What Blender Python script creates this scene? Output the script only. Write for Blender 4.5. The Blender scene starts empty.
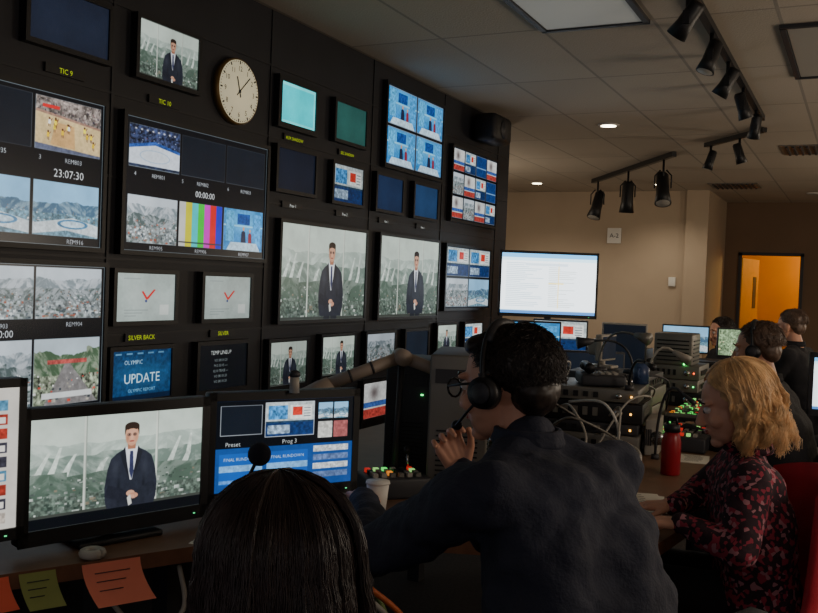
import bpy, bmesh, math, random
import numpy as np
from mathutils import Vector, Matrix, noise
random.seed(7)
V=Vector
def lin3(c):
    o=[]
    for x in c[:3]:
        x=x/255.0
        o.append(x/12.92 if x<=.04045 else ((x+.055)/1.055)**2.4)
    return o
COL=bpy.context.scene.collection
# ---------------------------------------------------------------- materials
def mat(name,col,rough=.6,metal=0.,bump=0.,bs=60.,var=0.,vs=8.,emit=0.,spec=None,alpha=None):
    m=bpy.data.materials.new(name);m.use_nodes=True
    nt=m.node_tree;b=nt.nodes['Principled BSDF'];c=lin3(col)+[1]
    b.inputs['Base Color'].default_value=c
    b.inputs['Roughness'].default_value=rough;b.inputs['Metallic'].default_value=metal
    if spec is not None:b.inputs['Specular IOR Level'].default_value=spec
    tc=nt.nodes.new('ShaderNodeTexCoord')
    if var>0:
        n=nt.nodes.new('ShaderNodeTexNoise');n.inputs['Scale'].default_value=vs;n.inputs['Detail'].default_value=5
        nt.links.new(tc.outputs['Object'],n.inputs['Vector'])
        r=nt.nodes.new('ShaderNodeValToRGB')
        r.color_ramp.elements[0].position=.3;r.color_ramp.elements[1].position=.7
        r.color_ramp.elements[0].color=[x*(1-var) for x in c[:3]]+[1]
        r.color_ramp.elements[1].color=[min(1,x*(1+var)) for x in c[:3]]+[1]
        nt.links.new(n.outputs['Fac'],r.inputs['Fac']);nt.links.new(r.outputs['Color'],b.inputs['Base Color'])
    if bump>0:
        n2=nt.nodes.new('ShaderNodeTexNoise');n2.inputs['Scale'].default_value=bs;n2.inputs['Detail'].default_value=4
        nt.links.new(tc.outputs['Object'],n2.inputs['Vector'])
        bp=nt.nodes.new('ShaderNodeBump');bp.inputs['Strength'].default_value=bump;bp.inputs['Distance'].default_value=.01
        nt.links.new(n2.outputs['Fac'],bp.inputs['Height']);nt.links.new(bp.outputs['Normal'],b.inputs['Normal'])
    if emit>0:
        b.inputs['Emission Color'].default_value=c;b.inputs['Emission Strength'].default_value=emit
    return m
def screen_mat():
    m=bpy.data.materials.new('display_text');m.use_nodes=True;nt=m.node_tree;nt.nodes.clear()
    o=nt.nodes.new('ShaderNodeOutputMaterial');e=nt.nodes.new('ShaderNodeEmission')
    a=nt.nodes.new('ShaderNodeAttribute');a.attribute_name='Col'
    nt.links.new(a.outputs['Color'],e.inputs['Color']);e.inputs['Strength'].default_value=1.2;nt.links.new(e.outputs[0],o.inputs['Surface'])
    return m
SCR=screen_mat()
BLK=mat('black_plastic',(24,25,29),.45,bump=.05,bs=200)
BLK2=mat('dark_grey_plastic',(50,51,56),.5,bump=.05,bs=200)
CAB=mat('monitor_wall_black_laminate',(31,33,41),.55,var=.2,vs=3,bump=.03)  # black raised a little in the colour to stand for haze
GREY=mat('grey_metal',(120,118,112),.45,.4,var=.1,bump=.03)
LGREY=mat('light_grey_plastic',(165,160,150),.5,var=.08)
WHITE=mat('white_plastic',(215,212,205),.5,var=.04)
CHROME=mat('chrome',(190,190,190),.25,1.)
RED=mat('red_plastic',(150,20,36),.35,var=.1)
REDF=mat('red_chair_fabric',(180,34,52),.85,bump=.3,bs=300,var=.15)
FAB=mat('charcoal_fabric',(34,34,40),.9,bump=.3,bs=300,var=.15)
DESKM=mat('desk_laminate',(118,90,70),.45,var=.12,vs=14,bump=.04)
DESKE=mat('desk_edge_wood',(112,76,56),.5,var=.2,vs=20)
PAPER=mat('paper',(225,220,205),.8,var=.03)
def emat(name,col,s): return mat(name,col,.5,emit=s)
# ---------------------------------------------------------------- builder
I4=Matrix.Identity(4)
def fr(o,u,v):
    u=V(u).normalized();v=V(v).normalized();n=u.cross(v);m=Matrix((u,v,n)).transposed().to_4x4();m.translation=V(o);return m
_tc={}
def text_mesh(s):
    if s in _tc:return _tc[s]
    cu=bpy.data.curves.new('t','FONT');cu.body=s;cu.size=1;cu.resolution_u=2
    ob=bpy.data.objects.new('t',cu);COL.objects.link(ob)
    dg=bpy.context.evaluated_depsgraph_get();me=bpy.data.meshes.new_from_object(ob.evaluated_get(dg))
    vs=[(v.co.x,v.co.y) for v in me.vertices];fs=[tuple(p.vertices) for p in me.polygons]
    w=max([v[0] for v in vs] or [1]);bpy.data.objects.remove(ob);bpy.data.meshes.remove(me);bpy.data.curves.remove(cu)
    _tc[s]=(vs,fs,w);return _tc[s]
class B:
    def __init__(s,name):
        s.name=name;s.v=[];s.f=[];s.mi=[];s.sm=[];s.c=[];s.ms=[];s.uv={}
    def m(s,m):
        if m not in s.ms:s.ms.append(m)
        return s.ms.index(m)
    def add(s,vs,fs,m,M=None,smooth=False,col=(0,0,0,0)):
        o=len(s.v);M=M or I4
        s.v+=[M@V(p) for p in vs];i=s.m(m)
        for f in fs:
            s.f.append([a+o for a in f]);s.mi.append(i);s.sm.append(smooth);s.c.append(col)
    def box(s,c,sz,m,M=None):
        x,y,z=[a/2 for a in sz];cx,cy,cz=c
        vs=[(cx+a*x,cy+b*y,cz+d*z) for a in(-1,1) for b in(-1,1) for d in(-1,1)]
        s.add(vs,[(0,1,3,2),(4,6,7,5),(0,4,5,1),(2,3,7,6),(0,2,6,4),(1,5,7,3)],m,M)
    def rbox(s,c,sz,r,m,M=None,seg=3):
        bm=bmesh.new();bmesh.ops.create_cube(bm,size=1)
        for v in bm.verts:v.co=V((v.co.x*sz[0],v.co.y*sz[1],v.co.z*sz[2]))
        bmesh.ops.bevel(bm,geom=bm.edges[:],offset=min(r,min(sz)*.49),segments=seg,affect='EDGES',profile=.5)
        bm.verts.index_update();s.add([v.co+V(c) for v in bm.verts],[[v.index for v in f.verts] for f in bm.faces],m,M,True);bm.free()
    def tube(s,pts,r,m,M=None,n=10,caps=True):
        pts=[V(p) for p in pts];k=len(pts);rs=r if isinstance(r,(list,tuple)) else [r]*k
        vs=[];fs=[];prev=None
        for i,p in enumerate(pts):
            d=(pts[min(i+1,k-1)]-pts[max(i-1,0)]).normalized()
            a=prev if prev is not None else (V((0,0,1)) if abs(d.z)<.9 else V((1,0,0)))
            a=(a-d*a.dot(d)).normalized();b=d.cross(a);prev=a
            for j in range(n):
                t=2*math.pi*j/n;vs.append(p+(a*math.cos(t)+b*math.sin(t))*rs[i])
        for i in range(k-1):
            for j in range(n):
                j2=(j+1)%n;fs.append((i*n+j,i*n+j2,(i+1)*n+j2,(i+1)*n+j))
        if caps:fs+= [tuple(range(n))[::-1],tuple(range((k-1)*n,k*n))]
        s.add(vs,fs,m,M,True)
    def cyl(s,p0,p1,r0,r1,m,M=None,n=20): s.tube([p0,p1],[r0,r1],m,M,n)
    def ell(s,c,r,m,M=None,n=16):
        vs=[];fs=[];k=n//2+1
        for i in range(k+1):
            a=math.pi*i/k
            for j in range(n):
                b=2*math.pi*j/n;vs.append((c[0]+r[0]*math.sin(a)*math.cos(b),c[1]+r[1]*math.sin(a)*math.sin(b),c[2]+r[2]*math.cos(a)))
        for i in range(k):
            for j in range(n):fs.append((i*n+j,(i+1)*n+j,(i+1)*n+(j+1)%n,i*n+(j+1)%n))
        s.add(vs,fs,m,M,True)
    def picture(s,M,w,h,ras,g):
        m=ras.material(s.name+'_picture',g)
        s.uv[len(s.f)]=[(0,0),(1,0),(1,1),(0,1)]
        s.add([(0,0,.001),(w,0,.001),(w,h,.001),(0,h,.001)],[(0,1,2,3)],m,M)
    def finish(s,parent=None,loc=None):
        me=bpy.data.meshes.new(s.name)
        if loc is None:
            loc=V((0,0,0))
            if parent is None and s.v:
                mn=[min(v[i] for v in s.v) for i in range(3)];mx=[max(v[i] for v in s.v) for i in range(3)]
                loc=V(((mn[0]+mx[0])/2,(mn[1]+mx[1])/2,mn[2]))
        me.from_pydata([v-loc for v in s.v],[],s.f);me.update()
        for m in s.ms:me.materials.append(m)
        me.polygons.foreach_set('material_index',s.mi);me.polygons.foreach_set('use_smooth',s.sm)
        ca=me.color_attributes.new('Col','FLOAT_COLOR','CORNER')
        dat=[]
        for p in me.polygons:
            c=s.c[p.index]
            for _ in p.vertices:dat+=list(c)
        ca.data.foreach_set('color',dat)
        if s.uv:
            ul=me.uv_layers.new(name='UVMap')
            for fi,uvs in s.uv.items():
                p=me.polygons[fi]
                for li,uv in zip(p.loop_indices,uvs):ul.data[li].uv=uv
        ob=bpy.data.objects.new(s.name,me);COL.objects.link(ob);ob.location=loc
        if parent:
            ob.parent=parent;ob.location=loc-parent.location
        return ob
def empty(name,loc):
    e=bpy.data.objects.new(name,None);e.location=loc;e.empty_display_size=.1;COL.objects.link(e);return e
# ---------------------------------------------------------------- procedurally rasterised video pictures
def fbm(n,scale,seed,octv=5):
    rg=np.random.RandomState(seed);out=np.zeros((n,n));amp=1;tot=0
    for o in range(octv):
        k=scale*2**o
        if k>n:break
        g=rg.rand(k+2,k+2);x=np.linspace(0,k,n,endpoint=False);i=x.astype(int);f=x-i;f=f*f*(3-2*f)
        a=g[i][:,i]*(1-f)[None,:]+g[i][:,i+1]*f[None,:];b_=g[i+1][:,i]*(1-f)[None,:]+g[i+1][:,i+1]*f[None,:]
        out+=amp*(a*(1-f)[:,None]+b_*f[:,None]);tot+=amp;amp*=.6
    return out/tot
NF=[fbm(1024,10,1),fbm(1024,40,2),fbm(1024,6,3)]
class Ras:
    def __init__(s,W,H,win=(0,0,1,1),a=None):
        s.W=W;s.H=H;s.win=win;s.a=np.zeros((H,W,3)) if a is None else a
    def sub(s,x0,y0,x1,y1):
        a=s.win;W=a[2]-a[0];H=a[3]-a[1];return Ras(s.W,s.H,(a[0]+x0*W,a[1]+y0*H,a[0]+x1*W,a[1]+y1*H),s.a)
    def asp(s):return (s.win[2]-s.win[0])*s.W/((s.win[3]-s.win[1])*s.H)
    def box(s,xs,ys):
        a=s.win;x0=max(min(xs),a[0]*s.W);x1=min(max(xs),a[2]*s.W);y0=max(min(ys),a[1]*s.H);y1=min(max(ys),a[3]*s.H)
        return int(max(0,math.floor(x0))),int(min(s.W,math.ceil(x1))),int(max(0,math.floor(y0))),int(min(s.H,math.ceil(y1)))
    def px(s,pts):
        a=s.win;return [((a[0]+x*(a[2]-a[0]))*s.W,(a[1]+y*(a[3]-a[1]))*s.H) for x,y in pts]
    def raw(s,q,c,nz=0.):
        x0,x1,y0,y1=s.box([p[0] for p in q],[p[1] for p in q])
        if x1<=x0 or y1<=y0:return
        X,Y=np.meshgrid(np.arange(x0,x1)+.5,np.arange(y0,y1)+.5);M=np.zeros(X.shape,bool)
        for i in range(len(q)):
            ax,ay=q[i-1];bx,by=q[i]
            if ay==by:continue
            c_=(ay>Y)!=(by>Y);M^=c_&(X<(bx-ax)*(Y-ay)/(by-ay)+ax)
        cc=np.array(c)/255.0;t=np.ones(X.shape)
        if nz>0:
            o=random.randint(0,300);n=NF[1][(o+np.arange(y0,y1)*2)%1024][:,(o+np.arange(x0,x1)*2)%1024];t=np.clip(1+(n-.5)*nz*3,.05,2)
        r=s.a[y0:y1,x0:x1];r[M]=(cc[None,None,:]*t[:,:,None])[M]
    def poly(s,pts,c,nz=0.):s.raw(s.px(pts),c,nz)
    def rect(s,x0,y0,x1,y1,c,nz=0.):s.poly([(x0,y0),(x1,y0),(x1,y1),(x0,y1)],c,nz)
    def ell(s,cx,cy,rx,ry,c,nz=0.,n=20):s.poly([(cx+rx*math.cos(6.2832*i/n),cy+ry*math.sin(6.2832*i/n)) for i in range(n)],c,nz)
    def soft(s,cx,cy,rx,ry,c,al=.5):
        q=s.px([(cx-rx*2,cy-ry*2),(cx+rx*2,cy+ry*2)]);x0,x1,y0,y1=s.box([q[0][0],q[1][0]],[q[0][1],q[1][1]])
        if x1<=x0 or y1<=y0:return
        mx=(q[0][0]+q[1][0])/2;my=(q[0][1]+q[1][1])/2;RX=(q[1][0]-q[0][0])/4;RY=(q[1][1]-q[0][1])/4
        X,Y=np.meshgrid(np.arange(x0,x1)+.5,np.arange(y0,y1)+.5);w=(al*np.exp(-(((X-mx)/RX)**2+((Y-my)/RY)**2)))[:,:,None]
        s.a[y0:y1,x0:x1]=s.a[y0:y1,x0:x1]*(1-w)+np.array(c)/255.*w
    def mount(s,y0,amp,seed,dark,light,floor,thr=.5,fx=1.):
        q=s.px([(0,0),(1,1)]);x0,x1,a0,a1=s.box([q[0][0],q[1][0]],[q[0][1],q[1][1]])
        if x1-x0<2 or a1-a0<2:return
        X=(np.arange(x0,x1)-x0)/(x1-x0);Y=(np.arange(a0,a1)-a0)/(a1-a0)
        row=NF[2][(seed*97)%1024];hh=y0+amp*2*(row[((X*420*fx+seed*131)%1024).astype(int)]-.5)
        yy=Y[:,None];M=(yy<hh[None,:])&(yy>floor)
        sx=((X[None,:]*500+(hh[None,:]-yy)*260*np.sign(np.sin(X*7+seed))[None,:]+seed*77)%1024).astype(int);sy=((yy*260+X[None,:]*0+seed*51)%1024).astype(int)
        n=NF[1][sy,sx]*.55+NF[0][sy,(sx*2)%1024]*.45;t=np.clip((n-thr)*6+.5,0,1)[:,:,None]
        c=np.array(dark)/255.*(1-t)+np.array(light)/255.*t
        r=s.a[a0:a1,x0:x1];r[M]=c[M]
    def frame(s,c=(150,160,165),t=.006):
        tx=t/s.asp();s.rect(0,0,1,t,c);s.rect(0,1-t,1,1,c);s.rect(0,0,tx,1,c);s.rect(1-tx,0,1,1,c)
    def text(s,t,x,y,hh,c,center=True):
        vs,fs,w=text_mesh(t);a=s.win;W=(a[2]-a[0])*s.W;H=(a[3]-a[1])*s.H;k=hh*H/.72
        ox=a[0]*s.W+x*W-(w*k/2 if center else 0);oy=a[1]*s.H+y*H
        for f in fs:s.raw([(ox+vs[i][0]*k,oy+vs[i][1]*k) for i in f],c)
    def material(s,name,g):
        a=s.a
        for _ in range(2):
            a=(np.roll(a,1,0)+2*a+np.roll(a,-1,0))/4;a=(np.roll(a,1,1)+2*a+np.roll(a,-1,1))/4
        n=NF[0][:s.H,:s.W] if s.H<=1024 and s.W<=1024 else None
        if n is not None:a=a*(.9+.2*n[:,:,None])
        gm=a.mean(axis=2,keepdims=True);a=gm+(a-gm)*1.15
        a=np.clip(a,0,1);im=bpy.data.images.new(name,s.W,s.H);px=np.ones((s.H,s.W,4),dtype=np.float32);px[:,:,:3]=a;im.pixels.foreach_set(px.ravel());im.update();im.pack()
        m=bpy.data.materials.new(name);m.use_nodes=True;nt=m.node_tree;nt.nodes.clear()
        o=nt.nodes.new('ShaderNodeOutputMaterial');e=nt.nodes.new('ShaderNodeEmission');t=nt.nodes.new('ShaderNodeTexImage');t.image=im;t.extension='EXTEND'
        u=nt.nodes.new('ShaderNodeUVMap');u.uv_map='UVMap';nt.links.new(u.outputs[0],t.inputs[0]);nt.links.new(t.outputs[0],e.inputs[0]);e.inputs[1].default_value=g*1.6
        gl=nt.nodes.new('ShaderNodeBsdfGlossy');gl.inputs['Roughness'].default_value=.25;gl.inputs['Color'].default_value=(.03,.03,.03,1);ad=nt.nodes.new('ShaderNodeAddShader')
        nt.links.new(e.outputs[0],ad.inputs[0]);nt.links.new(gl.outputs[0],ad.inputs[1]);nt.links.new(ad.outputs[0],o.inputs[0]);return m
def blocks(p,n,y0,y1,cols,sx=(.01,.05),sy=(.02,.06)):
    for i in range(n):
        f=1-i/n;y=y0+(y1-y0)*f;k=1.25-f*.8;x=random.uniform(-.02,1);w=random.uniform(*sx)*k;h=random.uniform(*sy)*k;p.rect(x,y,x+w,y+h,random.choice(cols),.25)
TOWN=[(166,174,168),(140,148,142),(64,76,70),(56,68,62),(186,192,186),(104,114,108),(84,94,90),(120,114,100),(70,84,76),(90,100,92)]
def anchor(p,cx=.54,k=1.,base=0.,full=False):
    random.seed(11)
    p.rect(0,0,1,1,(190,202,192));p.mount(.74,.10,4,(150,164,156),(184,196,188),.3,.5)
    p.mount(.62,.16,9,(102,118,110),(160,172,164),.22,.58)
    for a in((.02,.10,.66),(.09,.16,.7),(.17,.24,.62),(.78,.86,.7),(.88,.93,.72),(.36,.42,.55)):
        p.poly([(a[0]-.02,.36),(a[0]+.025,.36),(a[0]+.05,.5),(a[1]+.008,a[2]),(a[1]-.006,a[2]),(a[0]+.02,.5)],(196,206,198),.15)
    p.mount(.42,.06,15,(76,92,82),(116,128,120),.0,.5)
    p.rect(0,0,1,.2,(86,98,90),.5);blocks(p,230,.0,.36,TOWN,(.008,.035),(.012,.04))
    p.soft(.5,.85,.8,.3,(200,212,202),.25)
    for x in(.287,.705):p.rect(x,0,x+.011,1,(206,212,202));p.rect(x+.011,0,x+.016,1,(140,148,140))
    p.rect(0,.0,1,.03,(60,64,60))
    ax=1/p.asp()
    def P(pts):return [(cx+x*k*ax,base+y*k) for x,y in pts]
    def E(x,y,rx,ry,c):p.ell(cx+x*k*ax,base+y*k,rx*k*ax,ry*k,c)
    def S_(x,y,rx,ry,c,al):p.soft(cx+x*k*ax,base+y*k,rx*k*ax,ry*k,c,al)
    S=(40,43,52)
    if full:p.poly(P([(-.17,-.3),(-.14,.3),(.14,.3),(.18,-.3),(.04,-.3),(0,.14),(-.04,-.3)]),(34,36,42),.1)
    p.poly(P([(-.25,-.02),(-.29,.1),(-.30,.25),(-.27,.44),(-.235,.55),(-.17,.605),(-.07,.655),(.07,.655),(.17,.605),(.24,.55),(.285,.42),(.31,.25),(.30,.1),(.26,-.02)]),S,.08)
    p.poly(P([(-.075,.665),(.075,.665),(.05,.5),(.012,.31),(-.012,.31),(-.05,.5)]),(214,218,222))
    p.poly(P([(-.018,.62),(.018,.62),(.03,.4),(.005,.31),(-.022,.4)]),(52,56,82),.1)
    p.poly(P([(-.075,.67),(-.13,.6),(-.1,.5),(-.012,.3),(-.05,.5)]),(34,36,42));p.poly(P([(.075,.67),(.13,.6),(.1,.5),(.012,.3),(.05,.5)]),(36,38,44))
    S_(-.18,.45,.05,.1,(66,70,80),.5);S_(.16,.42,.04,.12,(66,70,80),.4);S_(-.14,.2,.02,.14,(20,22,26),.6);S_(.15,.2,.02,.14,(20,22,26),.6);S_(.0,.1,.1,.05,(24,26,30),.5)
    p.poly(P([(-.045,.64),(.045,.64),(.05,.73),(-.05,.73)]),(150,106,86))
    E(0,.79,.078,.115,(194,150,126));E(0,.885,.084,.045,(48,38,33));p.poly(P([(-.084,.88),(-.083,.79),(-.07,.84),(-.05,.87),(.05,.87),(.07,.84),(.083,.79),(.084,.88)]),(48,38,33));E(0,.825,.062,.035,(200,156,132))
    S_(-.05,.76,.02,.05,(140,98,80),.6);S_(.05,.76,.02,.05,(160,114,94),.4);S_(0,.77,.015,.03,(220,176,152),.6)
    for e in(-.032,.032):
        E(e,.796,.024,.017,(74,60,56));E(e,.796,.019,.012,(140,112,100));E(e,.796,.008,.008,(40,30,28))
    E(0,.725,.03,.008,(140,78,72));E(0,.69,.03,.015,(184,140,118))
    p.poly(P([(-.30,.16),(-.26,.28),(-.1,.22),(-.02,.17),(-.03,.1),(-.14,.1)]),(34,36,44),.1);p.poly(P([(.31,.16),(.26,.28),(.12,.22),(.05,.17),(.05,.1),(.16,.1)]),(37,40,48),.1)
    E(.0,.165,.05,.032,(200,156,132));E(.04,.135,.05,.03,(188,142,120));S_(.02,.15,.03,.012,(150,100,84),.5)
    for i in range(4):p.poly(P([(-.03+i*.018,.15),(-.02+i*.018,.15),(-.01+i*.02,.1),(-.02+i*.02,.1)]),(206,162,140))
    p.poly(P([(-.04,.12),(.0,.15),(.02,.05),(-.02,.03)]),(206,206,200))
def rink(p):
    p.rect(0,0,1,1,(46,54,78),.9);blocks(p,90,.5,.95,[(70,80,110),(30,36,56),(150,160,190),(90,60,70)],(.008,.03),(.01,.03))
    p.poly([(0,.05),(0,.42),(.5,.58),(1,.46),(1,.05)],(206,214,224),.06);p.poly([(0,.42),(.5,.58),(1,.46),(1,.53),(.5,.66),(0,.5)],(50,84,150),.4)
    p.ell(.5,.3,.30,.15,(150,175,200));p.ell(.5,.3,.285,.135,(208,216,224),.05);p.rect(0,0,1,.07,(40,48,66),.6)
    for i in range(8):p.soft(.12+i*.11,.9,.02,.02,(250,250,255),.9)
def court(p):
    random.seed(8);p.rect(0,0,1,1,(120,112,108),.7);blocks(p,120,.6,.98,[(110,90,90),(60,56,66),(190,180,170),(140,130,126)],(.01,.03),(.02,.04))
    p.poly([(0,.0),(0,.72),(1,.58),(1,0)],(206,184,140),.1);p.poly([(.22,.12),(.3,.56),(.58,.53),(.6,.1)],(196,160,112),.08);p.poly([(0,.7),(1,.56),(1,.6),(0,.75)],(150,120,106),.2)
    p.poly([(0,.0),(0,.12),(1,.05),(1,0)],(90,96,116),.2);p.rect(.1,.8,.35,.86,(190,50,50))
    for i in range(12):
        x=random.uniform(.1,.9);y=random.uniform(.15,.5);c=random.choice([(235,205,50),(240,215,70),(225,190,50),(235,235,230)]);p.poly([(x,y+.05),(x+.004,y+.13),(x+.036,y+.13),(x+.04,y+.05)],c,.2);p.rect(x+.006,y,x+.014,y+.05,(80,56,46));p.rect(x+.026,y-.01,x+.034,y+.05,(80,56,46));p.ell(x+.02,y+.15,.014,.022,(80,52,40));p.poly([(x+.036,y+.12),(x+.06,y+.16),(x+.064,y+.15),(x+.04,y+.1)],(110,74,56))
def bars(p):
    cs=[(190,190,186),(190,186,40),(30,180,186),(30,176,50),(186,40,176),(190,35,40),(35,40,176)]
    for i,c in enumerate(cs):p.rect(i/7,0,(i+1)/7,1,c)
    p.rect(0,.08,1,.11,(60,60,60))
def studio(p):
    p.rect(0,0,1,1,(48,122,180),.2);p.soft(.5,.7,.4,.3,(110,190,230),.7);p.rect(.0,.58,1,.62,(140,200,228));p.rect(.06,.22,.26,.95,(80,160,206),.3);p.rect(.74,.15,.95,.92,(70,146,200),.3);p.rect(.34,.64,.66,.9,(28,70,130),.3)
    p.poly([(.08,0),(.18,.2),(.85,.2),(.95,0)],(180,204,220),.15);p.poly([(.44,.2),(.45,.46),(.5,.5),(.55,.46),(.57,.2)],(34,38,60),.1);p.ell(.505,.54,.025,.05,(196,146,118));p.poly([(.63,.2),(.63,.42),(.67,.46),(.71,.42),(.72,.2)],(120,44,54),.1);p.ell(.67,.5,.024,.045,(196,150,122))
SN=[(206,212,214),(176,184,188),(86,96,102),(130,112,98),(66,76,82),(150,92,78),(190,196,200),(114,122,126),(96,106,104),(74,88,84)]
def village(p,s=0):
    random.seed(20+s);p.rect(0,0,1,1,(192,202,210));p.mount(.8,.12,20+s,(120,132,138),(184,192,198),.3,.5);p.mount(.6,.12,31+s,(78,90,90),(156,164,168),.2,.5);p.rect(0,0,1,.35,(136,144,146),.5);blocks(p,240,.0,.55,SN,(.01,.05),(.014,.05))
def blueview(p,s=0):
    random.seed(40+s);p.rect(0,0,1,1,(140,188,222));p.mount(.62,.1,50+s,(70,98,120),(130,156,172),.3,.55);p.rect(0,0,1,.42,(100,132,148),.5);blocks(p,90,.2,.5,SN,(.008,.04),(.008,.03))
    p.poly([(0,.02),(.5,.12),(1,.02),(1,.24),(.6,.36),(0,.22)],(200,210,215),.15);p.ell(.6,.24,.24,.09,(70,116,150),.3);p.ell(.6,.24,.19,.06,(180,200,212),.2)
def road(p):
    random.seed(77);p.rect(0,0,1,1,(176,190,198));p.mount(.78,.14,60,(70,90,70),(130,142,124),.2,.55);p.rect(0,0,1,.45,(116,124,108),.9);p.poly([(.15,0),(.46,.62),(.54,.62),(.98,0)],(122,120,120),.15);blocks(p,50,.02,.5,[(180,80,70),(210,210,210),(60,66,70),(160,156,146)],(.02,.05),(.02,.04));p.rect(.2,.62,.8,.68,(160,80,76),.3)
def silver(p):
    p.rect(0,0,1,1,(160,172,168),.04);p.soft(.5,.5,.4,.4,(180,190,186),.6);p.poly([(.42,.62),(.5,.45),(.53,.45),(.66,.66),(.63,.67),(.515,.5),(.45,.63)],(190,50,50));p.ell(.5,.42,.02,.03,(70,80,120))
    for i in range(3):p.rect(.14,.22-i*.06,.14+.4-i*.1,.235-i*.06,(130,140,140))
    p.rect(.74,.12,.9,.34,(190,196,192));p.rect(.12,.88,.4,.9,(140,150,150))
def update(p):
    p.rect(0,0,1,1,(22,52,84),.35);p.soft(.5,.5,.5,.3,(50,98,134),.6);p.rect(.0,.0,1,.1,(14,28,48));p.text('OLYMPIC',.35,.72,.09,(190,220,235));p.text('UPDATE',.5,.34,.2,(204,226,236));p.text('OLYMPIC REPORT',.5,.16,.07,(140,190,215))
    for i in range(5):p.rect(.05+i*.18,.92,.15+i*.18,.95,(90,130,160))
def slate(p):
    p.rect(0,0,1,1,(12,14,17));p.text('TEMP LINEUP',.45,.78,.09,(210,214,210))
    for i in range(5):p.text(random.choice(['02:10 TEASE ---','VO SKI 01:20','PKG 03:45 ----']),.45,.62-i*.12,.06,(130,140,140))
def onair(p):
    p.rect(0,0,1,1,(40,60,80),.3);p.rect(0,.45,1,1,(180,190,190),.2);p.rect(.06,.5,.45,.9,(70,130,180),.5);p.rect(.5,.5,.95,.9,(222,226,222),.1);p.rect(.55,.6,.75,.85,(186,60,50),.2);p.rect(.0,.0,1,.4,(28,50,90),.3);p.rect(.05,.08,.5,.34,(140,160,180),.5)
    for i in range(4):p.rect(.78,.56+i*.08,.92,.58+i*.08,(90,100,110))
def tiles(p,cols,rows,kinds):
    p.rect(0,0,1,1,(12,14,18));i=0
    for r in range(rows):
        for c in range(cols):
            q=p.sub(c/cols+.008,1-(r+1)/rows+.022,(c+1)/cols-.008,1-r/rows-.01);kinds[i%len(kinds)](q);q.frame((120,130,140),.02);i+=1
def rw(p):
    p.rect(0,0,1,1,(208,210,208),.1);p.rect(0,.3,1,.45,(60,90,150),.3);p.rect(0,0,1,.26,(160,66,60),.3);p.soft(.4,.7,.15,.2,(80,70,70),.8)
def dk(p):p.rect(0,0,1,1,(22,27,35))
def dkb(p):p.rect(0,0,1,1,(30,60,110),.2);p.rect(0,.4,1,.46,(120,160,200))
class Pic:
    def __init__(s,b,M):s.b=b;s.M=M
    def text(s,t,x,y,hh,c):
        vs,fs,w=text_mesh(t);k=hh/.72;l=lin3(c);s.b.add([(x+(p[0]-w/2)*k,y+p[1]*k,0) for p in vs],fs,SCR,s.M,False,(l[0],l[1],l[2],1))
# ---------------------------------------------------------------- room
def ceiling_mat():
    m=bpy.data.materials.new('ceiling_tiles');m.use_nodes=True;nt=m.node_tree;b=nt.nodes['Principled BSDF']
    tc=nt.nodes.new('ShaderNodeTexCoord');br=nt.nodes.new('ShaderNodeTexBrick');br.offset=0;br.squash=1
    br.inputs['Scale'].default_value=1;br.inputs['Brick Width'].default_value=.61;br.inputs['Row Height'].default_value=1.22
    br.inputs['Mortar Size'].default_value=.010;br.inputs['Mortar Smooth'].default_value=.1
    br.inputs['Color1'].default_value=lin3((184,172,156))+[1];br.inputs['Color2'].default_value=lin3((174,162,146))+[1];br.inputs['Mortar'].default_value=lin3((148,140,129))+[1]
    nt.links.new(tc.outputs['Object'],br.inputs['Vector']);nt.links.new(br.outputs['Color'],b.inputs['Base Color'])
    n=nt.nodes.new('ShaderNodeTexNoise');n.inputs['Scale'].default_value=90;nt.links.new(tc.outputs['Object'],n.inputs['Vector'])
    ad=nt.nodes.new('ShaderNodeMath');ad.operation='MULTIPLY_ADD';ad.inputs[1].default_value=1.2
    nt.links.new(br.outputs['Fac'],ad.inputs[0]);nt.links.new(n.outputs['Fac'],ad.inputs[2])
    bp=nt.nodes.new('ShaderNodeBump');bp.inputs['Strength'].default_value=.25;bp.inputs['Distance'].default_value=.01
    nt.links.new(ad.outputs[0],bp.inputs['Height']);nt.links.new(bp.outputs['Normal'],b.inputs['Normal']);b.inputs['Roughness'].default_value=.9
    return m
CEIL=2.88
WALLM=mat('beige_wall_paint',(178,160,138),.85,var=.05,vs=1.5,bump=.05)
WALLD=mat('brown_wall_paint',(116,94,76),.85,var=.06,vs=2,bump=.05)
CARP=mat('carpet',(58,53,52),.95,var=.25,vs=60,bump=.4,bs=300)
def slab(name,c,s,m):
    b=B(name);b.box(c,s,m);return b.finish(loc=V((0,0,0)))
slab('floor',(1.4,7,-.05),(9.6,20,.1),CARP)
slab('ceiling',(1.4,6.5,CEIL+.05),(9.6,17,.1),ceiling_mat())
slab('wall_left',(-3.3,6,CEIL/2),(.2,14.6,CEIL),WALLM)
slab('wall_right',(6.1,6.5,CEIL/2),(.2,17,CEIL),WALLM)
b=B('wall_back');b.box((-1.2,14.05,CEIL/2),(4.22,1.7,CEIL),WALLM);b.box((.76,13.17,CEIL/2),(.3,.08,CEIL),WALLM);b.finish(loc=V((0,0,0)))
b=B('wall_far')
b.box((1.02,14.95,CEIL/2),(.26,.1,CEIL),WALLD);b.box((4.06,14.95,CEIL/2),(4.08,.1,CEIL),WALLD);b.box((1.585,14.95,(CEIL+2.07)/2),(.87,.1,CEIL-2.07),WALLD);b.finish(loc=V((0,0,0)))
YEL=mat('yellow_corridor_paint',(222,158,14),.8,var=.05,vs=2)
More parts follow.
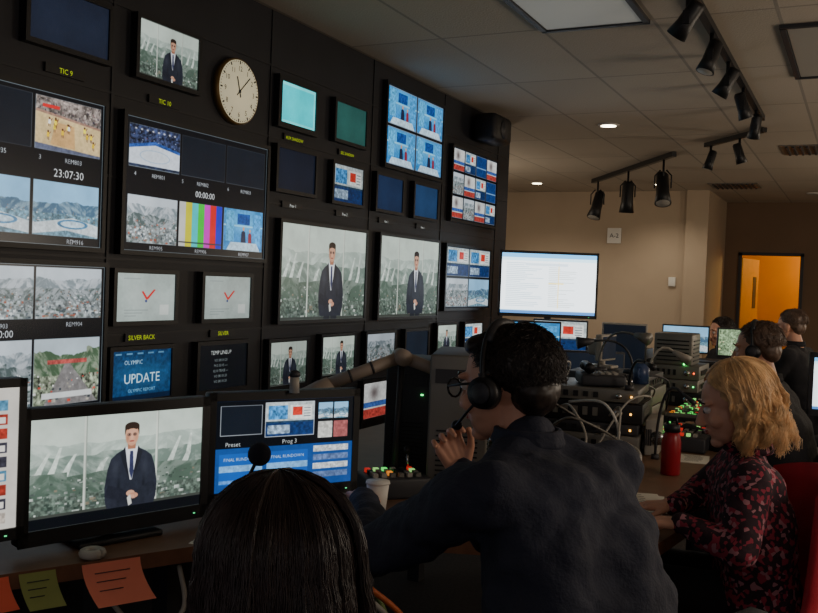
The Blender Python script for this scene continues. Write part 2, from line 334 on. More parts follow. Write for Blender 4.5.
b=B('wall_corridor');b.box((1.6,16.9,1.3),(3,.1,2.6),YEL);b.box((.2,15.95,1.3),(.1,1.9,2.6),YEL);b.box((3.1,15.95,1.3),(.1,1.9,2.6),YEL);b.box((1.6,15.95,2.65),(3,1.9,.1),YEL);b.finish(loc=V((0,0,0)))
b=B('door_1');DO=mat('door_leaf_paint',(190,140,30),.6,var=.05)
Md=Matrix.Translation((1.17,15.0,0))@Matrix.Rotation(math.radians(78),4,'Z')
b.box((.4,.02,1.02),(.8,.04,2.02),DO,Md);b.cyl((.73,-.0,1.0),(.73,-.06,1.0),.012,.012,CHROME,Md);b.cyl((.73,-.06,1.0),(.62,-.06,1.0),.01,.01,CHROME,Md);b.box((.6,-.002,1.5),(.15,.01,.5),BLK2,Md);b.finish()
b=B('trim_1')
for x in(1.145,2.025):b.box((x,14.89,1.05),(.05,.03,2.1),BLK2)
b.box((1.585,14.89,2.09),(.93,.03,.05),BLK2);b.finish()
b=B('baseboard_back');b.box((-1.2,13.19,.06),(4.2,.02,.12),BLK2);b.finish()
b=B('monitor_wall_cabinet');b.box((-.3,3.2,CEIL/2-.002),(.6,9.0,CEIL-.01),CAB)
SEAM=mat('cabinet_trim',(34,36,42),.5)
for y in(1.78,2.91,4.05,5.18,6.29,7.42):b.box((.003,y,1.44),(.006,.014,2.86),SEAM)
for z in(.78,1.17,1.5,1.85,2.2,2.58):b.box((.002,3.2,z),(.004,8.98,.01),SEAM)
b.finish()
# ---------------------------------------------------------------- wall monitors
LBL=(160,176,40)
def wallmon(y0,y1,z0,z1,draw,name='wall_monitor',bez=.02,label=None,lz=-.1,lcol=LBL,g=1.,depth=.03,ls=.021):
    b=B(name);w=y1-y0;h=z1-z0
    M=fr((depth,y0,z0),(0,1,0),(0,0,1))
    b.box((depth/2-.002,(y0+y1)/2,(z0+z1)/2),(depth,w+.004,h+.004),BLK)
    t=bez
    for c,s in(((depth/2+.004,(y0+y1)/2,z1+t/2),(depth+.012,w+2*t,t)),((depth/2+.004,(y0+y1)/2,z0-t/2),(depth+.012,w+2*t,t)),((depth/2+.004,y0-t/2,(z0+z1)/2),(depth+.012,t,h)),((depth/2+.004,y1+t/2,(z0+z1)/2),(depth+.012,t,h))):
        b.box(c,s,BLK)
    rs=max(300,int(w*950));p=Ras(rs,int(rs*h/w))
    p.rect(0,0,1,1,(14,16,20));draw(p);b.picture(M,w,h,p,g)
    if label:
        b.box((.006,(y0+y1)/2,z0+lz+.011),(.012,.2,.036),BLK)
        Pic(b,fr((.0132,0,0),(0,1,0),(0,0,1))).text(label,(y0+y1)/2,z0+lz,ls,lcol)
    return b.finish()
def tint(c,n=.05):
    def f(p):p.rect(0,0,1,1,c,n);p.soft(.5,.5,.5,.5,[min(255,x*1.25) for x in c],.5)
    return f
wallmon(2.45,2.85,2.32,2.53,tint((30,35,48)),label='TIC 9',g=.7)
wallmon(3.03,3.42,2.31,2.55,lambda p:anchor(p,.56,.95,-.05),label='TIC 10',g=.64)
TX=(200,205,210)
def mv1(p):
    q=p.sub(.665,.62,.985,.97);court(q);q.frame();p.text('REM803',.85,.555,.032,TX);p.text('3',.69,.555,.032,TX)
    p.text('23:07:30',.83,.455,.055,(225,228,230))
    q=p.sub(.665,.06,.985,.42);blueview(q,1);q.frame();p.text('REM916',.87,.012,.032,TX)
    q=p.sub(.335,.62,.65,.97);dk(q);q.frame((90,95,100));p.text('REM935',.5,.555,.032,TX)
    q=p.sub(.335,.06,.65,.42);blueview(q,2);q.frame();p.text('915',.5,.012,.032,TX)
    q=p.sub(.015,.06,.32,.42);village(q,3);q=p.sub(.015,.62,.32,.97);blueview(q,5)
    p.frame((120,130,135),.004)
wallmon(1.80,2.84,1.54,2.13,mv1,'multiview_wall_monitor',g=.78)
def mv2(p):
    q=p.sub(.66,.63,.985,.985);village(q,1);q.frame();p.text('REM904',.85,.572,.032,TX)
    q=p.sub(.335,.63,.65,.985);village(q,2);q.frame();p.text('REM903',.5,.572,.032,TX)
    p.text('00:00:00',.5,.51,.05,(220,225,228))
    q=p.sub(.66,.02,.985,.49);road(q);q.frame();p.rect(.7,.07,.95,.11,(210,215,215))
    q=p.sub(.335,.02,.65,.49);village(q,6);q.frame()
    q=p.sub(.015,.02,.32,.49);blueview(q,7);p.frame((120,130,135),.004)
wallmon(1.83,2.87,.89,1.46,mv2,'multiview_wall_monitor',g=.74)
def mv3(p):
    q=p.sub(.02,.63,.335,.95);rink(q);q.frame();q=p.sub(.35,.63,.66,.95);dk(q);q.frame((80,86,92));q=p.sub(.675,.63,.98,.95);dk(q);q.frame((80,86,92))
    for i,x in enumerate((.2,.5,.83)):p.text('REM80%d'%(i+1),x,.565,.032,TX);p.text(str(i+4),x-.14,.565,.032,TX)
    p.text('00:00:00',.52,.47,.052,(225,228,230))
    q=p.sub(.02,.06,.33,.42);village(q,9);q.frame();q=p.sub(.345,.06,.65,.42);bars(q);q.frame();q=p.sub(.665,.06,.98,.42);studio(q);q.frame()
    for i,x in enumerate((.2,.5,.83)):p.text('REM90%d'%(i+5),x,.012,.032,TX)
    p.frame((110,120,125),.004)
wallmon(2.97,4.00,1.54,2.12,mv3,'multiview_wall_monitor',g=.82)
wallmon(2.94,3.31,1.23,1.44,silver,label='SILVER BACK',lz=-.085,g=.76)
wallmon(3.52,3.89,1.23,1.44,silver,label='SILVER',lz=-.085,g=.62)
wallmon(2.93,3.30,.88,1.10,update,g=.8);wallmon(3.50,3.88,.88,1.10,slate)
def cyan(p):p.rect(0,0,1,1,(120,232,236),.02);p.rect(.05,.07,.95,.93,(30,200,210));p.soft(.5,.5,.4,.4,(60,214,220),.6)
wallmon(4.11,4.45,2.29,2.51,cyan,bez=.03,label='AUX SHADOW',lz=-.08,ls=.018,g=.75)
wallmon(4.68,5.04,2.29,2.51,tint((36,68,64)),label='SEC SHADOW',lz=-.08,ls=.018,g=.85)
wallmon(4.10,4.47,1.93,2.15,tint((20,24,34)),label='Prev 1',lz=-.09,ls=.018,lcol=(190,195,190),g=.8)
wallmon(4.68,5.03,1.92,2.14,onair,label='Prev 2',lz=-.08,ls=.018,lcol=(190,195,190),g=.55)
wallmon(5.22,5.58,1.92,2.14,tint((26,38,60)),label='Aux 1',lz=-.08,ls=.016,lcol=(190,195,190),g=.8)
wallmon(5.77,6.15,1.92,2.14,tint((30,50,76)),label='Aux 2',lz=-.08,ls=.016,lcol=(190,195,190),g=.85)
wallmon(4.16,5.10,1.21,1.75,lambda p:anchor(p,.57,.86,.05,True),'large_wall_monitor',g=.72)
wallmon(5.30,6.21,1.21,1.75,lambda p:anchor(p,.60,.86,.05,True),'large_wall_monitor',g=.72)
wallmon(5.32,6.20,2.22,2.75,lambda p:tiles(p,2,2,[studio]),'multiview_wall_monitor',g=.78)
wallmon(6.41,7.33,1.95,2.50,lambda p:tiles(p,4,3,[rw,onair,dkb,rw,village]),'multiview_wall_monitor',g=.65)
wallmon(6.36,7.26,1.26,1.74,lambda p:tiles(p,2,2,[onair,onair,village,blueview]),'multiview_wall_monitor',g=.7)
wallmon(4.09,4.45,.85,1.09,lambda p:anchor(p,.55,.95),g=.45);wallmon(4.62,5.0,.87,1.10,lambda p:anchor(p,.6,.95),g=.6)
wallmon(5.16,5.55,.88,1.10,lambda p:village(p,12),g=.45);wallmon(5.72,6.08,.88,1.10,dk);wallmon(6.25,6.6,.92,1.13,lambda p:anchor(p,.5,.9),g=.7);wallmon(6.77,7.14,.92,1.13,onair,g=.8)
wallmon(5.14,5.52,.55,.78,rw,g=.5);wallmon(5.72,6.06,.55,.78,lambda p:village(p,14),g=.6)
b=B('led_tally_display');b.box((.02,4.78,.82),(.04,.42,.06),BLK);Pic(b,fr((.0415,4.78,.805),(0,1,0),(0,0,1))).text('*** ON AIR ***',0,0,.035,(255,40,30));b.finish()
b=B('wall_clock');cf=mat('glowing_clock_face',(235,226,190),.6,emit=.42);RIM=mat('clock_rim_brass',(150,120,70),.4,.5);cy,cz=3.735,2.372  # face brightened by emission, though the clock has no lamp
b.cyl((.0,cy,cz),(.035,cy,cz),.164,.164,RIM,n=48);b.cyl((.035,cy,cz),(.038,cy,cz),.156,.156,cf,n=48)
for i in range(60):
    a=2*math.pi*i/60;r0=.136 if i%5==0 else .145;t=.004 if i%5==0 else .0015
    Mx=fr((.0385,cy,cz),(0,math.cos(a),-math.sin(a)),(0,math.sin(a),math.cos(a)));b.box((0,(r0+.152)/2,.0005),(t*2,.152-r0,.001),BLK,Mx)
for h in range(12):
    a=2*math.pi*(h or 12)/12;vs,fs,w=text_mesh(str(h or 12));k=.036
    b.add([(0.0392,cy+math.sin(a)*.114+(p[0]-w/2)*k,cz+math.cos(a)*.114+(p[1]-.35)*k) for p in vs],fs,BLK)
for ang,l,t in((math.radians(342),.075,.008),(math.radians(45),.115,.006)):
    Mx=fr((.0395,cy,cz),(0,math.cos(ang),-math.sin(ang)),(0,math.sin(ang),math.cos(ang)));b.box((0,l/2-.015,.0012),(t,l+.03,.001),BLK,Mx)
b.cyl((.0395,cy,cz),(.044,cy,cz),.008,.008,BLK);b.finish()
b=B('wall_speaker');b.rbox((.13,6.95,2.71),(.2,.38,.22),.04,BLK);b.cyl((.23,6.95,2.71),(.236,6.95,2.71),.08,.08,BLK2);b.box((.03,6.95,2.7),(.06,.12,.12),BLK2);b.finish()
# ---------------------------------------------------------------- ceiling items
DIFF=mat('fluorescent_diffuser',(205,205,198),.5,emit=.10);DIFF0=mat('faint_glow_diffuser',(150,145,135),.5,emit=.04)  # second diffuser is off; its faint glow is put into the material
def panel(x0,x1,y0,y1,m):
    b=B('ceiling_light_panel');b.box(((x0+x1)/2,(y0+y1)/2,CEIL-.006),(x1-x0-.04,y1-y0-.04,.01),m)
    for c,s in((((x0+x1)/2,y0,CEIL-.01),(x1-x0+.03,.03,.02)),(((x0+x1)/2,y1,CEIL-.01),(x1-x0+.03,.03,.02)),((x0,(y0+y1)/2,CEIL-.01),(.03,y1-y0,.02)),((x1,(y0+y1)/2,CEIL-.01),(.03,y1-y0,.02))):b.box(c,s,BLK2)
    b.finish()
panel(1.24,1.80,3.66,4.88,DIFF);panel(2.44,3.05,5.2,6.42,DIFF0);panel(2.44,3.05,1.2,2.42,DIFF);panel(4.3,4.9,3,4.2,DIFF);panel(4.3,4.9,7.3,8.5,DIFF)  # last three panels, out of view, are added for dim ambient light
def vent(x,y):
    b=B('ceiling_air_vent');b.box((x,y,CEIL-.005),(.6,.6,.01),GREY)
    for i in range(9):b.box((x-.24+i*.06,y,CEIL-.016),(.02,.52,.015),BLK2)
    b.finish()
vent(1.3,12.6);vent(2.4,9.6)
DL=emat('downlight_lamp',(255,238,200),14)
def downlight(x,y,p=35,on=True):
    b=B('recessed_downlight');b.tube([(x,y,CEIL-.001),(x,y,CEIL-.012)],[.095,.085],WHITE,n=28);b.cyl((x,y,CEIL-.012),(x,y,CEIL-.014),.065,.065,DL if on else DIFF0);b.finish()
    if on:
        l=bpy.data.lights.new('downlight_beam','SPOT');l.energy=p;l.color=(1,.87,.70);l.spot_size=2.4;l.spot_blend=.8;l.shadow_soft_size=.06
        o=bpy.data.objects.new('downlight_beam',l);o.location=(x,y,CEIL-.03);COL.objects.link(o)
downlight(.84,7.86,42);downlight(-1.2,12.0,58);downlight(.4,12.3,58);downlight(4.2,10,70);downlight(2.2,13.6,25,False)  # lit downlights after the first are added to light the far end
def head_fix(b,p,aim,L=.18,r=.044,stem=.14):
    p=V(p);a=V(aim).normalized()
    b.cyl(p+V((0,0,stem)),p,.012,.012,BLK,n=10);b.box(p+V((0,0,.0)),(.03,.09,.06),BLK)
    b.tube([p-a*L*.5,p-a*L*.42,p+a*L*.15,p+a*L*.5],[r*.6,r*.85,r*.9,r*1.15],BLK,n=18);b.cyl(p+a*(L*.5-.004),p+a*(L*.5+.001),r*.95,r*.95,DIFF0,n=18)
b=B('track_light')
b.box((2.10,5.75,CEIL-.02),(.04,4.0,.04),BLK)
for y,a in((4.38,(-.6,.25,-.75)),(5.1,(-.3,-.2,-1)),(5.75,(-.5,.1,-.8)),(6.5,(.3,.2,-1)),(7.3,(-.2,.4,-1))):head_fix(b,(2.10,y,CEIL-.16),a)
b.finish()
b=B('track_light');Mt=fr((1.78,8.6,CEIL-.03),(.62,-.78,0),(.78,.62,0));b.box((0,0,0),(.95,.04,.04),BLK,Mt)
for t,a in((-.38,(-.3,.0,-1)),(.1,(.3,.2,-1))):
    q=Mt@V((t,0,0));head_fix(b,(q.x,q.y,CEIL-.18),a)
b.finish()
b=B('stage_light_track');q0=V((-.33,11.68,CEIL-.03));q1=V((1.10,9.48,CEIL-.03));d=(q1-q0);Mq=fr((q0+q1)/2,d,V((0,0,1)));b.box((0,0,0),(d.length,.05,.05),BLK,Mq)
for t,a in((.08,(-.15,-.35,-1)),(.5,(-.05,.1,-1)),(.9,(.15,-.45,-1))):
    q=q0.lerp(q1,t);head_fix(b,(q.x,q.y,2.53),a,.36,.075,stem=.32)
    for s in(-1,1):b.tube([(q.x+s*.03,q.y,2.72),(q.x+s*.085,q.y,2.66),(q.x+s*.085,q.y,2.53)],.008,BLK,n=6)
b.finish()
b=B('wall_sign');b.box((-.40,13.19,2.24),(.2,.015,.22),WHITE);vs,fs,w=text_mesh('A-2');b.add([(-.40+(p[0]-w/2)*.09,13.18,2.21+p[1]*.09) for p in vs],fs,BLK);b.finish()
b=B('thermostat');b.rbox((.45,13.18,1.6),(.1,.03,.13),.01,WHITE);b.finish()
# ---------------------------------------------------------------- desks
def desk(name,pts,z,th=.04):
    b=B(name);n=len(pts);vs=[(x,y,z) for x,y in pts]+[(x,y,z-th) for x,y in pts]
    b.add(vs,[tuple(range(n))],DESKM);b.add(vs,[tuple(range(2*n-1,n-1,-1))],DESKM)
    b.add(vs,[(i,i+n,(i+1)%n+n,(i+1)%n) for i in range(n)],DESKE);return b
front=[(.80,.5),(1.12,1.46),(1.36,1.93),(1.70,2.28),(2.05,2.42),(2.40,2.63),(2.44,2.95),(2.36,3.3),(2.36,8.0)]
back=[(.75,8.0),(.75,3.2),(.55,2.6),(.35,1.6),(.15,.5)]
b=desk('control_room_desk',front+back,.73)
for (x,y) in((.5,.8),(.75,1.6),(1.0,2.2),(1.3,2.9),(2.1,2.9),(1.0,4),(2.1,4.3),(1,5.6),(2.1,5.8),(1,7.5),(2.1,7.7)):b.box((x,y,.345),(.06,.06,.69),BLK2)
for a,c in(((.35,.6),(.75,2.1)),((.75,2.1),(1.3,2.9))):
    A=V((a[0],a[1],0));Cc=V((c[0],c[1],0));d=(Cc-A);Mx=fr((A+Cc)/2+V((0,0,.42)),d,(0,0,1));b.box((0,0,0),(d.length,.5,.02),BLK2,Mx)
b.finish()
def deskmon(left,right,z0,z1,draw,name='desk_monitor',g=1.,stand=True,back=.05,floor_z=.73,frame_m=BLK,t=.018):
    b=B(name);l=V((left[0],left[1],0));r=V((right[0],right[1],0));u=(r-l);w=u.length;u.normalize();n=u.cross(V((0,0,1)))
    M=fr(l+V((0,0,z0)),u,(0,0,1));h=z1-z0
    b.rbox((w/2,h/2,-.022),(w,h,.044),.008,frame_m,M)
    W=w-2*t;Hh=h-t*2.8;rs=int(W*1500);p=Ras(rs,int(rs*Hh/W));p.rect(0,0,1,1,(14,16,20));draw(p);b.picture(M@Matrix.Translation((t,t*1.6,.0005)),W,Hh,p,g)
    for c,s in(((w/2,h-t*.55,.003),(w,t*1.1,.006)),((w/2,t*.78,.003),(w,t*1.56,.006)),((t/2,h/2,.003),(t,h,.006)),((w-t/2,h/2,.003),(t,h,.006))):b.box(c,s,frame_m,M)
    b.box((w*.92,t*.7,.0065),(.006,.003,.001),emat('power_led',(60,200,120),2),M)
    c=(l+r)/2-n*.06
    if stand:
        b.box((w/2,h*.4,-.055),(.1,.12,.03),frame_m,M)
        b.cyl((c.x-n.x*.01,c.y-n.y*.01,floor_z+.01),(c.x-n.x*.01,c.y-n.y*.01,z0+h*.45),.02,.02,frame_m)
        Mb=fr((c.x,c.y,floor_z+.008),u,n*-1);b.rbox((0,0,0),(.24,.17,.016),.006,frame_m,Mb)
    return b.finish()
def pgm(p):anchor(p.sub(0,.10,1,1),.56,1.0,-.03)
deskmon((1.066,1.575),(1.235,2.085),.755,1.10,pgm,g=.85,t=.024)
def sw(p):
    p.rect(0,0,1,1,(28,70,130),.05);p.rect(0,.48,1,1,(12,15,20))
    q=p.sub(.03,.62,.32,.95);dk(q);q.frame((170,175,180),.02);q=p.sub(.34,.58,.70,.97);onair(q);q.frame((200,205,210),.02)
    for x in(.73,.85):
        q=p.sub(x,.76,x+.11,.95);blueview(q);q=p.sub(x,.54,x+.11,.73);q.rect(0,0,1,1,(150,90,90) if x>.8 else (190,190,185),.2)
    for x,t in((.12,'Preset'),(.52,'Prog 3')):p.text(t,x,.5,.05,(220,225,225))
    for x in(.03,.36):
        p.rect(x,.08,x+.3,.42,(30,84,160));p.rect(x,.22,x+.3,.29,(120,170,215),.2);p.rect(x,.09,x+.3,.13,(80,130,190),.3);p.text('FINAL RUNDOWN',x+.15,.34,.035,(210,220,230))
    for i in range(4):p.rect(.7,.08+i*.1,.97,.15+i*.1,(200,205,208) if i%2 else (90,110,150),.3)
deskmon((1.19,2.14),(1.45,2.575),.765,1.10,sw,g=.85,t=.022)
def icons(p):
    p.rect(0,0,1,1,(214,210,202));random.seed(3)
    for r in range(9):
        for c in range(7):
            col=random.choice([(60,60,70),(150,60,50),(90,140,170),(60,130,120),(200,190,180)]);p.rect(.04+c*.135,.04+r*.1,.14+c*.135,.115+r*.1,col,.3)
            if (r+c)%2:p.rect(.05+c*.135,.05+r*.1,.13+c*.135,.095+r*.1,(235,232,225))
deskmon((.96,1.03),(1.118,1.545),.80,1.185,icons,g=.7)
def doc(p):
    p.rect(0,0,1,1,(190,224,240));p.rect(0,.93,1,1,(100,165,210));p.rect(.0,.06,1,.88,(234,243,248));p.rect(0,0,1,.05,(70,110,160))
    random.seed(5)
    for i in range(24):p.rect(.05,.12+i*.031,.05+random.uniform(.15,.4),.128+i*.031,(150,175,190));p.rect(.5,.12+i*.031,.5+random.uniform(.05,.3),.128+i*.031,(170,180,180))
    p.rect(.6,.1,.61,.85,(235,215,160));p.rect(.5,.5,.66,.52,(240,220,140));p.rect(.25,.8,.7,.84,(200,215,225))
deskmon((.16,7.16),(.90,7.52),1.20,1.75,doc,'large_document_monitor',g=1.9,stand=False)
b=B('monitor_floor_stand');b.cyl((.50,7.44,.03),(.50,7.44,1.5),.03,.03,BLK);b.box((.51,7.415,1.47),(.25,.04,.2),BLK);b.rbox((.50,7.44,.03),(.6,.5,.05),.02,BLK);b.finish()
def note(name,y0,y1,h,col,lift=.03):
    b=B(name);m=mat(name+'_paper',col,.8,var=.04)
    def P(y):
        return 1.12+(y-1.46)*.24/.47 if y>1.46 else .80+(y-.5)*.32/.96
    vs=[];fs=[];n=6
    for i in range(n+1):
        t=i/n
        for y in(y0,y1):vs.append((P(y)+.004+lift*t*t,y+.01*t,.725-h*t))
    for i in range(n):fs.append((2*i,2*i+1,2*i+3,2*i+2))
    b.add(vs,fs,m,smooth=True)
    for k in range(3):
        y=y0+(y1-y0)*.2;t=.25+.2*k;A=V((P(y)+.006+lift*t*t,y,.725-h*t));y=y0+(y1-y0)*(.8-.1*k);C_=V((P(y)+.006+lift*t*t,y,.725-h*t));b.tube([A,C_],.0012,BLK2,n=5)
    b.finish()
note('sticky_note',1.38,1.49,.075,(245,110,84));note('sticky_note',1.51,1.585,.085,(150,160,90));note('sticky_note',1.64,1.77,.10,(250,145,118),.05)
# ---------------------------------------------------------------- people helpers
def caps_mesh(p0,p1,r0,r1,n=14,k=4):
    p0=V(p0);p1=V(p1);d=p1-p0
    if d.length<1e-6:d=V((0,0,1e-4))
    d.normalize();a=V((0,0,1)) if abs(d.z)<.9 else V((1,0,0));a=(a-d*a.dot(d)).normalized();b=d.cross(a)
    vs=[];fs=[];rings=[]
    for i in range(1,k+1):
        t=-math.pi/2+math.pi/2*i/k;rings.append((p0+d*r0*math.sin(t),r0*math.cos(t)))
    for i in range(0,k):
        t=math.pi/2*i/k;rings.append((p1+d*r1*math.sin(t),r1*math.cos(t)))
    vs.append(p0-d*r0)
    for c,r in rings:
        for j in range(n):
            t=6.283185*j/n;vs.append(c+(a*math.cos(t)+b*math.sin(t))*r)
    vs.append(p1+d*r1);R=len(rings)
    for j in range(n):
        fs.append((0,1+(j+1)%n,1+j));fs.append((len(vs)-1,1+(R-1)*n+j,1+(R-1)*n+(j+1)%n))
    for i in range(R-1):
        for j in range(n):fs.append((1+i*n+j,1+i*n+(j+1)%n,1+(i+1)*n+(j+1)%n,1+(i+1)*n+j))
    return vs,fs
def ell_mesh(c,r,M=None,n=20):
    vs,fs=caps_mesh((0,0,-.0001),(0,0,.0001),1,1,n,7)
    M=M or I4
    return [M@V((c[0]+v.x*r[0],c[1]+v.y*r[1],c[2]+v.z*r[2])) for v in vs],fs
CL={}
def organic(name,parent,shapes,m,voxel,sm=4,disp=0.,ds=.1):
    vs=[];fs=[]
    for a,f in shapes:
        o=len(vs);vs+=[V(x) for x in a];fs+=[[i+o for i in q] for q in f]
    me=bpy.data.meshes.new(name);me.from_pydata([v-parent.location for v in vs],[],fs);me.materials.append(m)
    ob=bpy.data.objects.new(name,me);COL.objects.link(ob);ob.parent=parent
    r=ob.modifiers.new('r','REMESH');r.mode='VOXEL';r.voxel_size=voxel;r.use_smooth_shade=True
    if sm:
        s=ob.modifiers.new('s','SMOOTH');s.iterations=sm;s.factor=.5
    if disp:
        if ds not in CL:
            t=bpy.data.textures.new('folds','CLOUDS');t.noise_scale=ds;t.noise_depth=2;CL[ds]=t
        d=ob.modifiers.new('d','DISPLACE');d.texture=CL[ds];d.strength=disp;d.mid_level=.5
    return ob
EYEW=mat('eye_white',(225,220,215),.3);EYED=mat('iris',(50,38,30),.2)
def make_head(parent,M,skin,lips,voxel=.004,pitch=.1,nr=.054):
    T=lambda p:M@V(p)
    def E(c,r):return ell_mesh(c,r,M)
    def C(a,b,r0,r1):return caps_mesh(T(a),T(b),r0,r1)
    s=[E((-.012,0,.03),(.094,.075,.086)),E((.028,0,-.025),(.062,.062,.085)),E((.035,0,-.07),(.05,.05,.04)),E((.068,0,-.098),(.022,.024,.018)),
       C((.086,0,.012),(.108,0,-.03),.008,.011),E((.1,.012,-.036),(.011,.008,.007)),E((.1,-.012,-.036),(.011,.008,.007)),
       E((.072,.032,.026),(.018,.026,.008)),E((.072,-.032,.026),(.018,.026,.008)),E((.06,.042,-.03),(.025,.022,.022)),E((.06,-.042,-.03),(.025,.022,.022)),
       E((.084,0,-.056),(.014,.022,.006)),E((.083,0,-.066),(.013,.02,.006)),
       E((-.008,.079,-.008),(.02,.01,.033)),E((-.008,-.079,-.008),(.02,.01,.033)),E((-.002,.074,-.035),(.01,.008,.012)),E((-.002,-.074,-.035),(.01,.008,.012)),
       C((-.02,0,-.06),(-.05+.15*math.sin(pitch),0,-.165),.050,nr)]
    organic('head',parent,s,skin,voxel,3)
    b=B('face_features')
    for y in(.03,-.03):
        b.ell((.076,y,.006),(.013,.014,.011),EYEW,M);b.ell((.0865,y,.004),(.004,.006,.006),EYED,M)
        b.tube([(.086,y*.45,.028),(.092,y,.034),(.08,y*1.7,.028)],[.003,.004,.002],EYED,M,6)
    b.ell((.0925,0,-.057),(.008,.02,.004),lips,M);b.ell((.091,0,-.064),(.008,.017,.0045),lips,M)
    b.finish(parent)
def headM(pos,face,pitch=0.,roll=0.,k=1.):
    yaw=math.atan2(face[1],face[0]);return Matrix.Translation(pos)@Matrix.Rotation(yaw,4,'Z')@Matrix.Rotation(pitch,4,'Y')@Matrix.Rotation(roll,4,'X')@Matrix.Diagonal((k,k,k,1))
def strands(parent,name,M,m,n,c,r,long=None,th=.0013,seed=1,short=.35,rough=.004,hairline=.95,nape=1.9,wave=.006,outer=(.97,1.06),locks=0):
    random.seed(seed);cu=bpy.data.curves.new(name,'CURVE');cu.dimensions='3D';cu.bevel_depth=th;cu.bevel_resolution=1;cu.materials.append(m)
    LK=[(random.uniform(0,6.28),random.uniform(4,9),random.uniform(.72,1.1),random.uniform(.92,1.1)) for _ in range(max(1,locks))]
    for i in range(n):
        ph=random.uniform(-math.pi,math.pi);sg=1 if ph>0 else -1;ps=[]
        lim=hairline+(nape-hairline)*min(1,max(0,(abs(ph)-.5)/1.3))
        if long is None:
            t0=random.uniform(0,lim-.05);t1=min(lim,t0+short);k=5
            ph0=ph
            for j in range(k):
                t=t0+(t1-t0)*j/(k-1);q=ph0+.25*j/k*random.uniform(-1,1)
                w=1.0+.02*j*random.random()
                ps.append((c[0]+r[0]*w*math.sin(t)*math.cos(q),c[1]+r[1]*w*math.sin(t)*math.sin(q),c[2]+r[2]*w*math.cos(t)))
        else:
            zend=long*random.uniform(.82,1.06);t0=random.uniform(0.02,.9);k=7;off=random.uniform(*outer);wav=random.uniform(0,6.28);fr_=random.uniform(5,10)
            target=max(abs(ph),1.15+random.uniform(0,.35))
            if locks:
                li=int((sg*target+math.pi)/(2*math.pi)*locks)%locks;wav=LK[li][0]+random.uniform(-.4,.4);fr_=LK[li][1];zend*=LK[li][2];off*=LK[li][3]
            t1=1.62
            for j in range(k):
                f=j/(k-1);t=t0+(t1-t0)*f;q=sg*(abs(ph)+(target-abs(ph))*min(1,f*1.3));of=1+(off-1)*min(1,f*1.5+.2)
                ps.append((c[0]+r[0]*of*math.sin(t)*math.cos(q),c[1]+r[1]*of*math.sin(t)*math.sin(q),c[2]+r[2]*of*math.cos(t)))
            x,y,z=ps[-1];k2=10
            for j in range(1,k2+1):
                f=j/k2;fl=1+.10*math.sin(f*2.6)-.12*f*f;wv=wave*min(1,f*3)
                ps.append((c[0]+(x-c[0])*fl+wv*math.sin(wav+f*fr_),c[1]+(y-c[1])*fl+wv*math.cos(wav+f*fr_),z+(zend-z)*f))
        sp=cu.splines.new('POLY');sp.points.add(len(ps)-1)
        for j,p in enumerate(ps):
            p=V(p)+V((random.gauss(0,rough*.4),random.gauss(0,rough*.4),random.gauss(0,rough*.3)))*(j/len(ps))
            w=M@p-parent.location;sp.points[j].co=(w.x,w.y,w.z,1);sp.points[j].radius=1-.6*j/len(ps)
    ob=bpy.data.objects.new(name,cu);COL.objects.link(ob);ob.parent=parent;return ob
def headset(parent,M,both=True,mic=1):
    b=B('headset');pts=[]
    for i in range(17):
        a=math.pi*(i/16)*1.06-.03*math.pi;pts.append((-.008,.098*math.cos(a),.012+.124*math.sin(a)))
    b.tube(pts,.006,BLK,M,8)
    b.tube([(p[0]-.006,p[1]*.97,p[2]-.004) for p in pts[4:13]],.009,BLK2,M,8)
    for s in((1,-1) if both else (1,)):
        b.cyl((-.005,s*.084,-.01),(-.005,s*.108,-.01),.036,.032,BLK,M,24);b.cyl((-.005,s*.108,-.01),(-.005,s*.112,-.01),.024,.02,BLK2,M,24)
        b.tube([(-.008,s*.1,.03),(-.008,s*.1,-.0)],.008,BLK2,M,8)
    if mic:
        b.tube([(0,mic*.105,-.02),(.04,mic*.1,-.05),(.085,mic*.07,-.075),(.105,mic*.04,-.078)],.003,BLK,M,8);b.ell((.11,mic*.03,-.078),(.012,.014,.011),BLK,M)
    b.finish(parent)
def hand(parent,wrist,fwd,up,skin,curl=.5,thumb=1,s=1.,name='hand'):
    f=V(fwd).normalized();u=V(up);u=(u-f*u.dot(f)).normalized();sd=u.cross(f)*thumb
    W=V(wrist);P=lambda x,y,z:W+f*x*s+sd*y*s+u*z*s
    sh=[caps_mesh(P(-.03,0,0),P(.01,0,0),.026*s,.025*s),caps_mesh(P(.02,.02,0),P(.075,.027,.003),.016*s,.013*s),caps_mesh(P(.02,.005,.002),P(.08,.008,.004),.016*s,.013*s),
        caps_mesh(P(.02,-.008,.002),P(.077,-.012,.003),.016*s,.013*s),caps_mesh(P(.02,-.02,0),P(.07,-.03,0),.015*s,.012*s)]
    for (y,L,r,sp) in((.031,.07,.0085,.12),(.0105,.078,.0088,.03),(-.0105,.073,.0084,-.05),(-.031,.058,.0075,-.16)):
        a=curl*.5;x,z=.078,.003;yy=y
        for k,l in enumerate((.45,.31,.24)):
            nx=x+L*l*math.cos(a);nz=z-L*l*math.sin(a);ny=yy+L*l*sp
            sh.append(caps_mesh(P(x,yy,z),P(nx,ny,nz),(r-.0006*k)*s,(r-.0006*(k+1))*s,10,3));x,z,yy=nx,nz,ny;a+=curl*.75
    sh+=[caps_mesh(P(.012,.02,-.004),P(.045,.046,-.012),.014*s,.0105*s,10,3),caps_mesh(P(.045,.046,-.012),P(.072,.056,-.022),.0105*s,.009*s,10,3),caps_mesh(P(.072,.056,-.022),P(.094,.056,-.034),.009*s,.0075*s,10,3)]
    return organic(name,parent,sh,skin,.003,2)
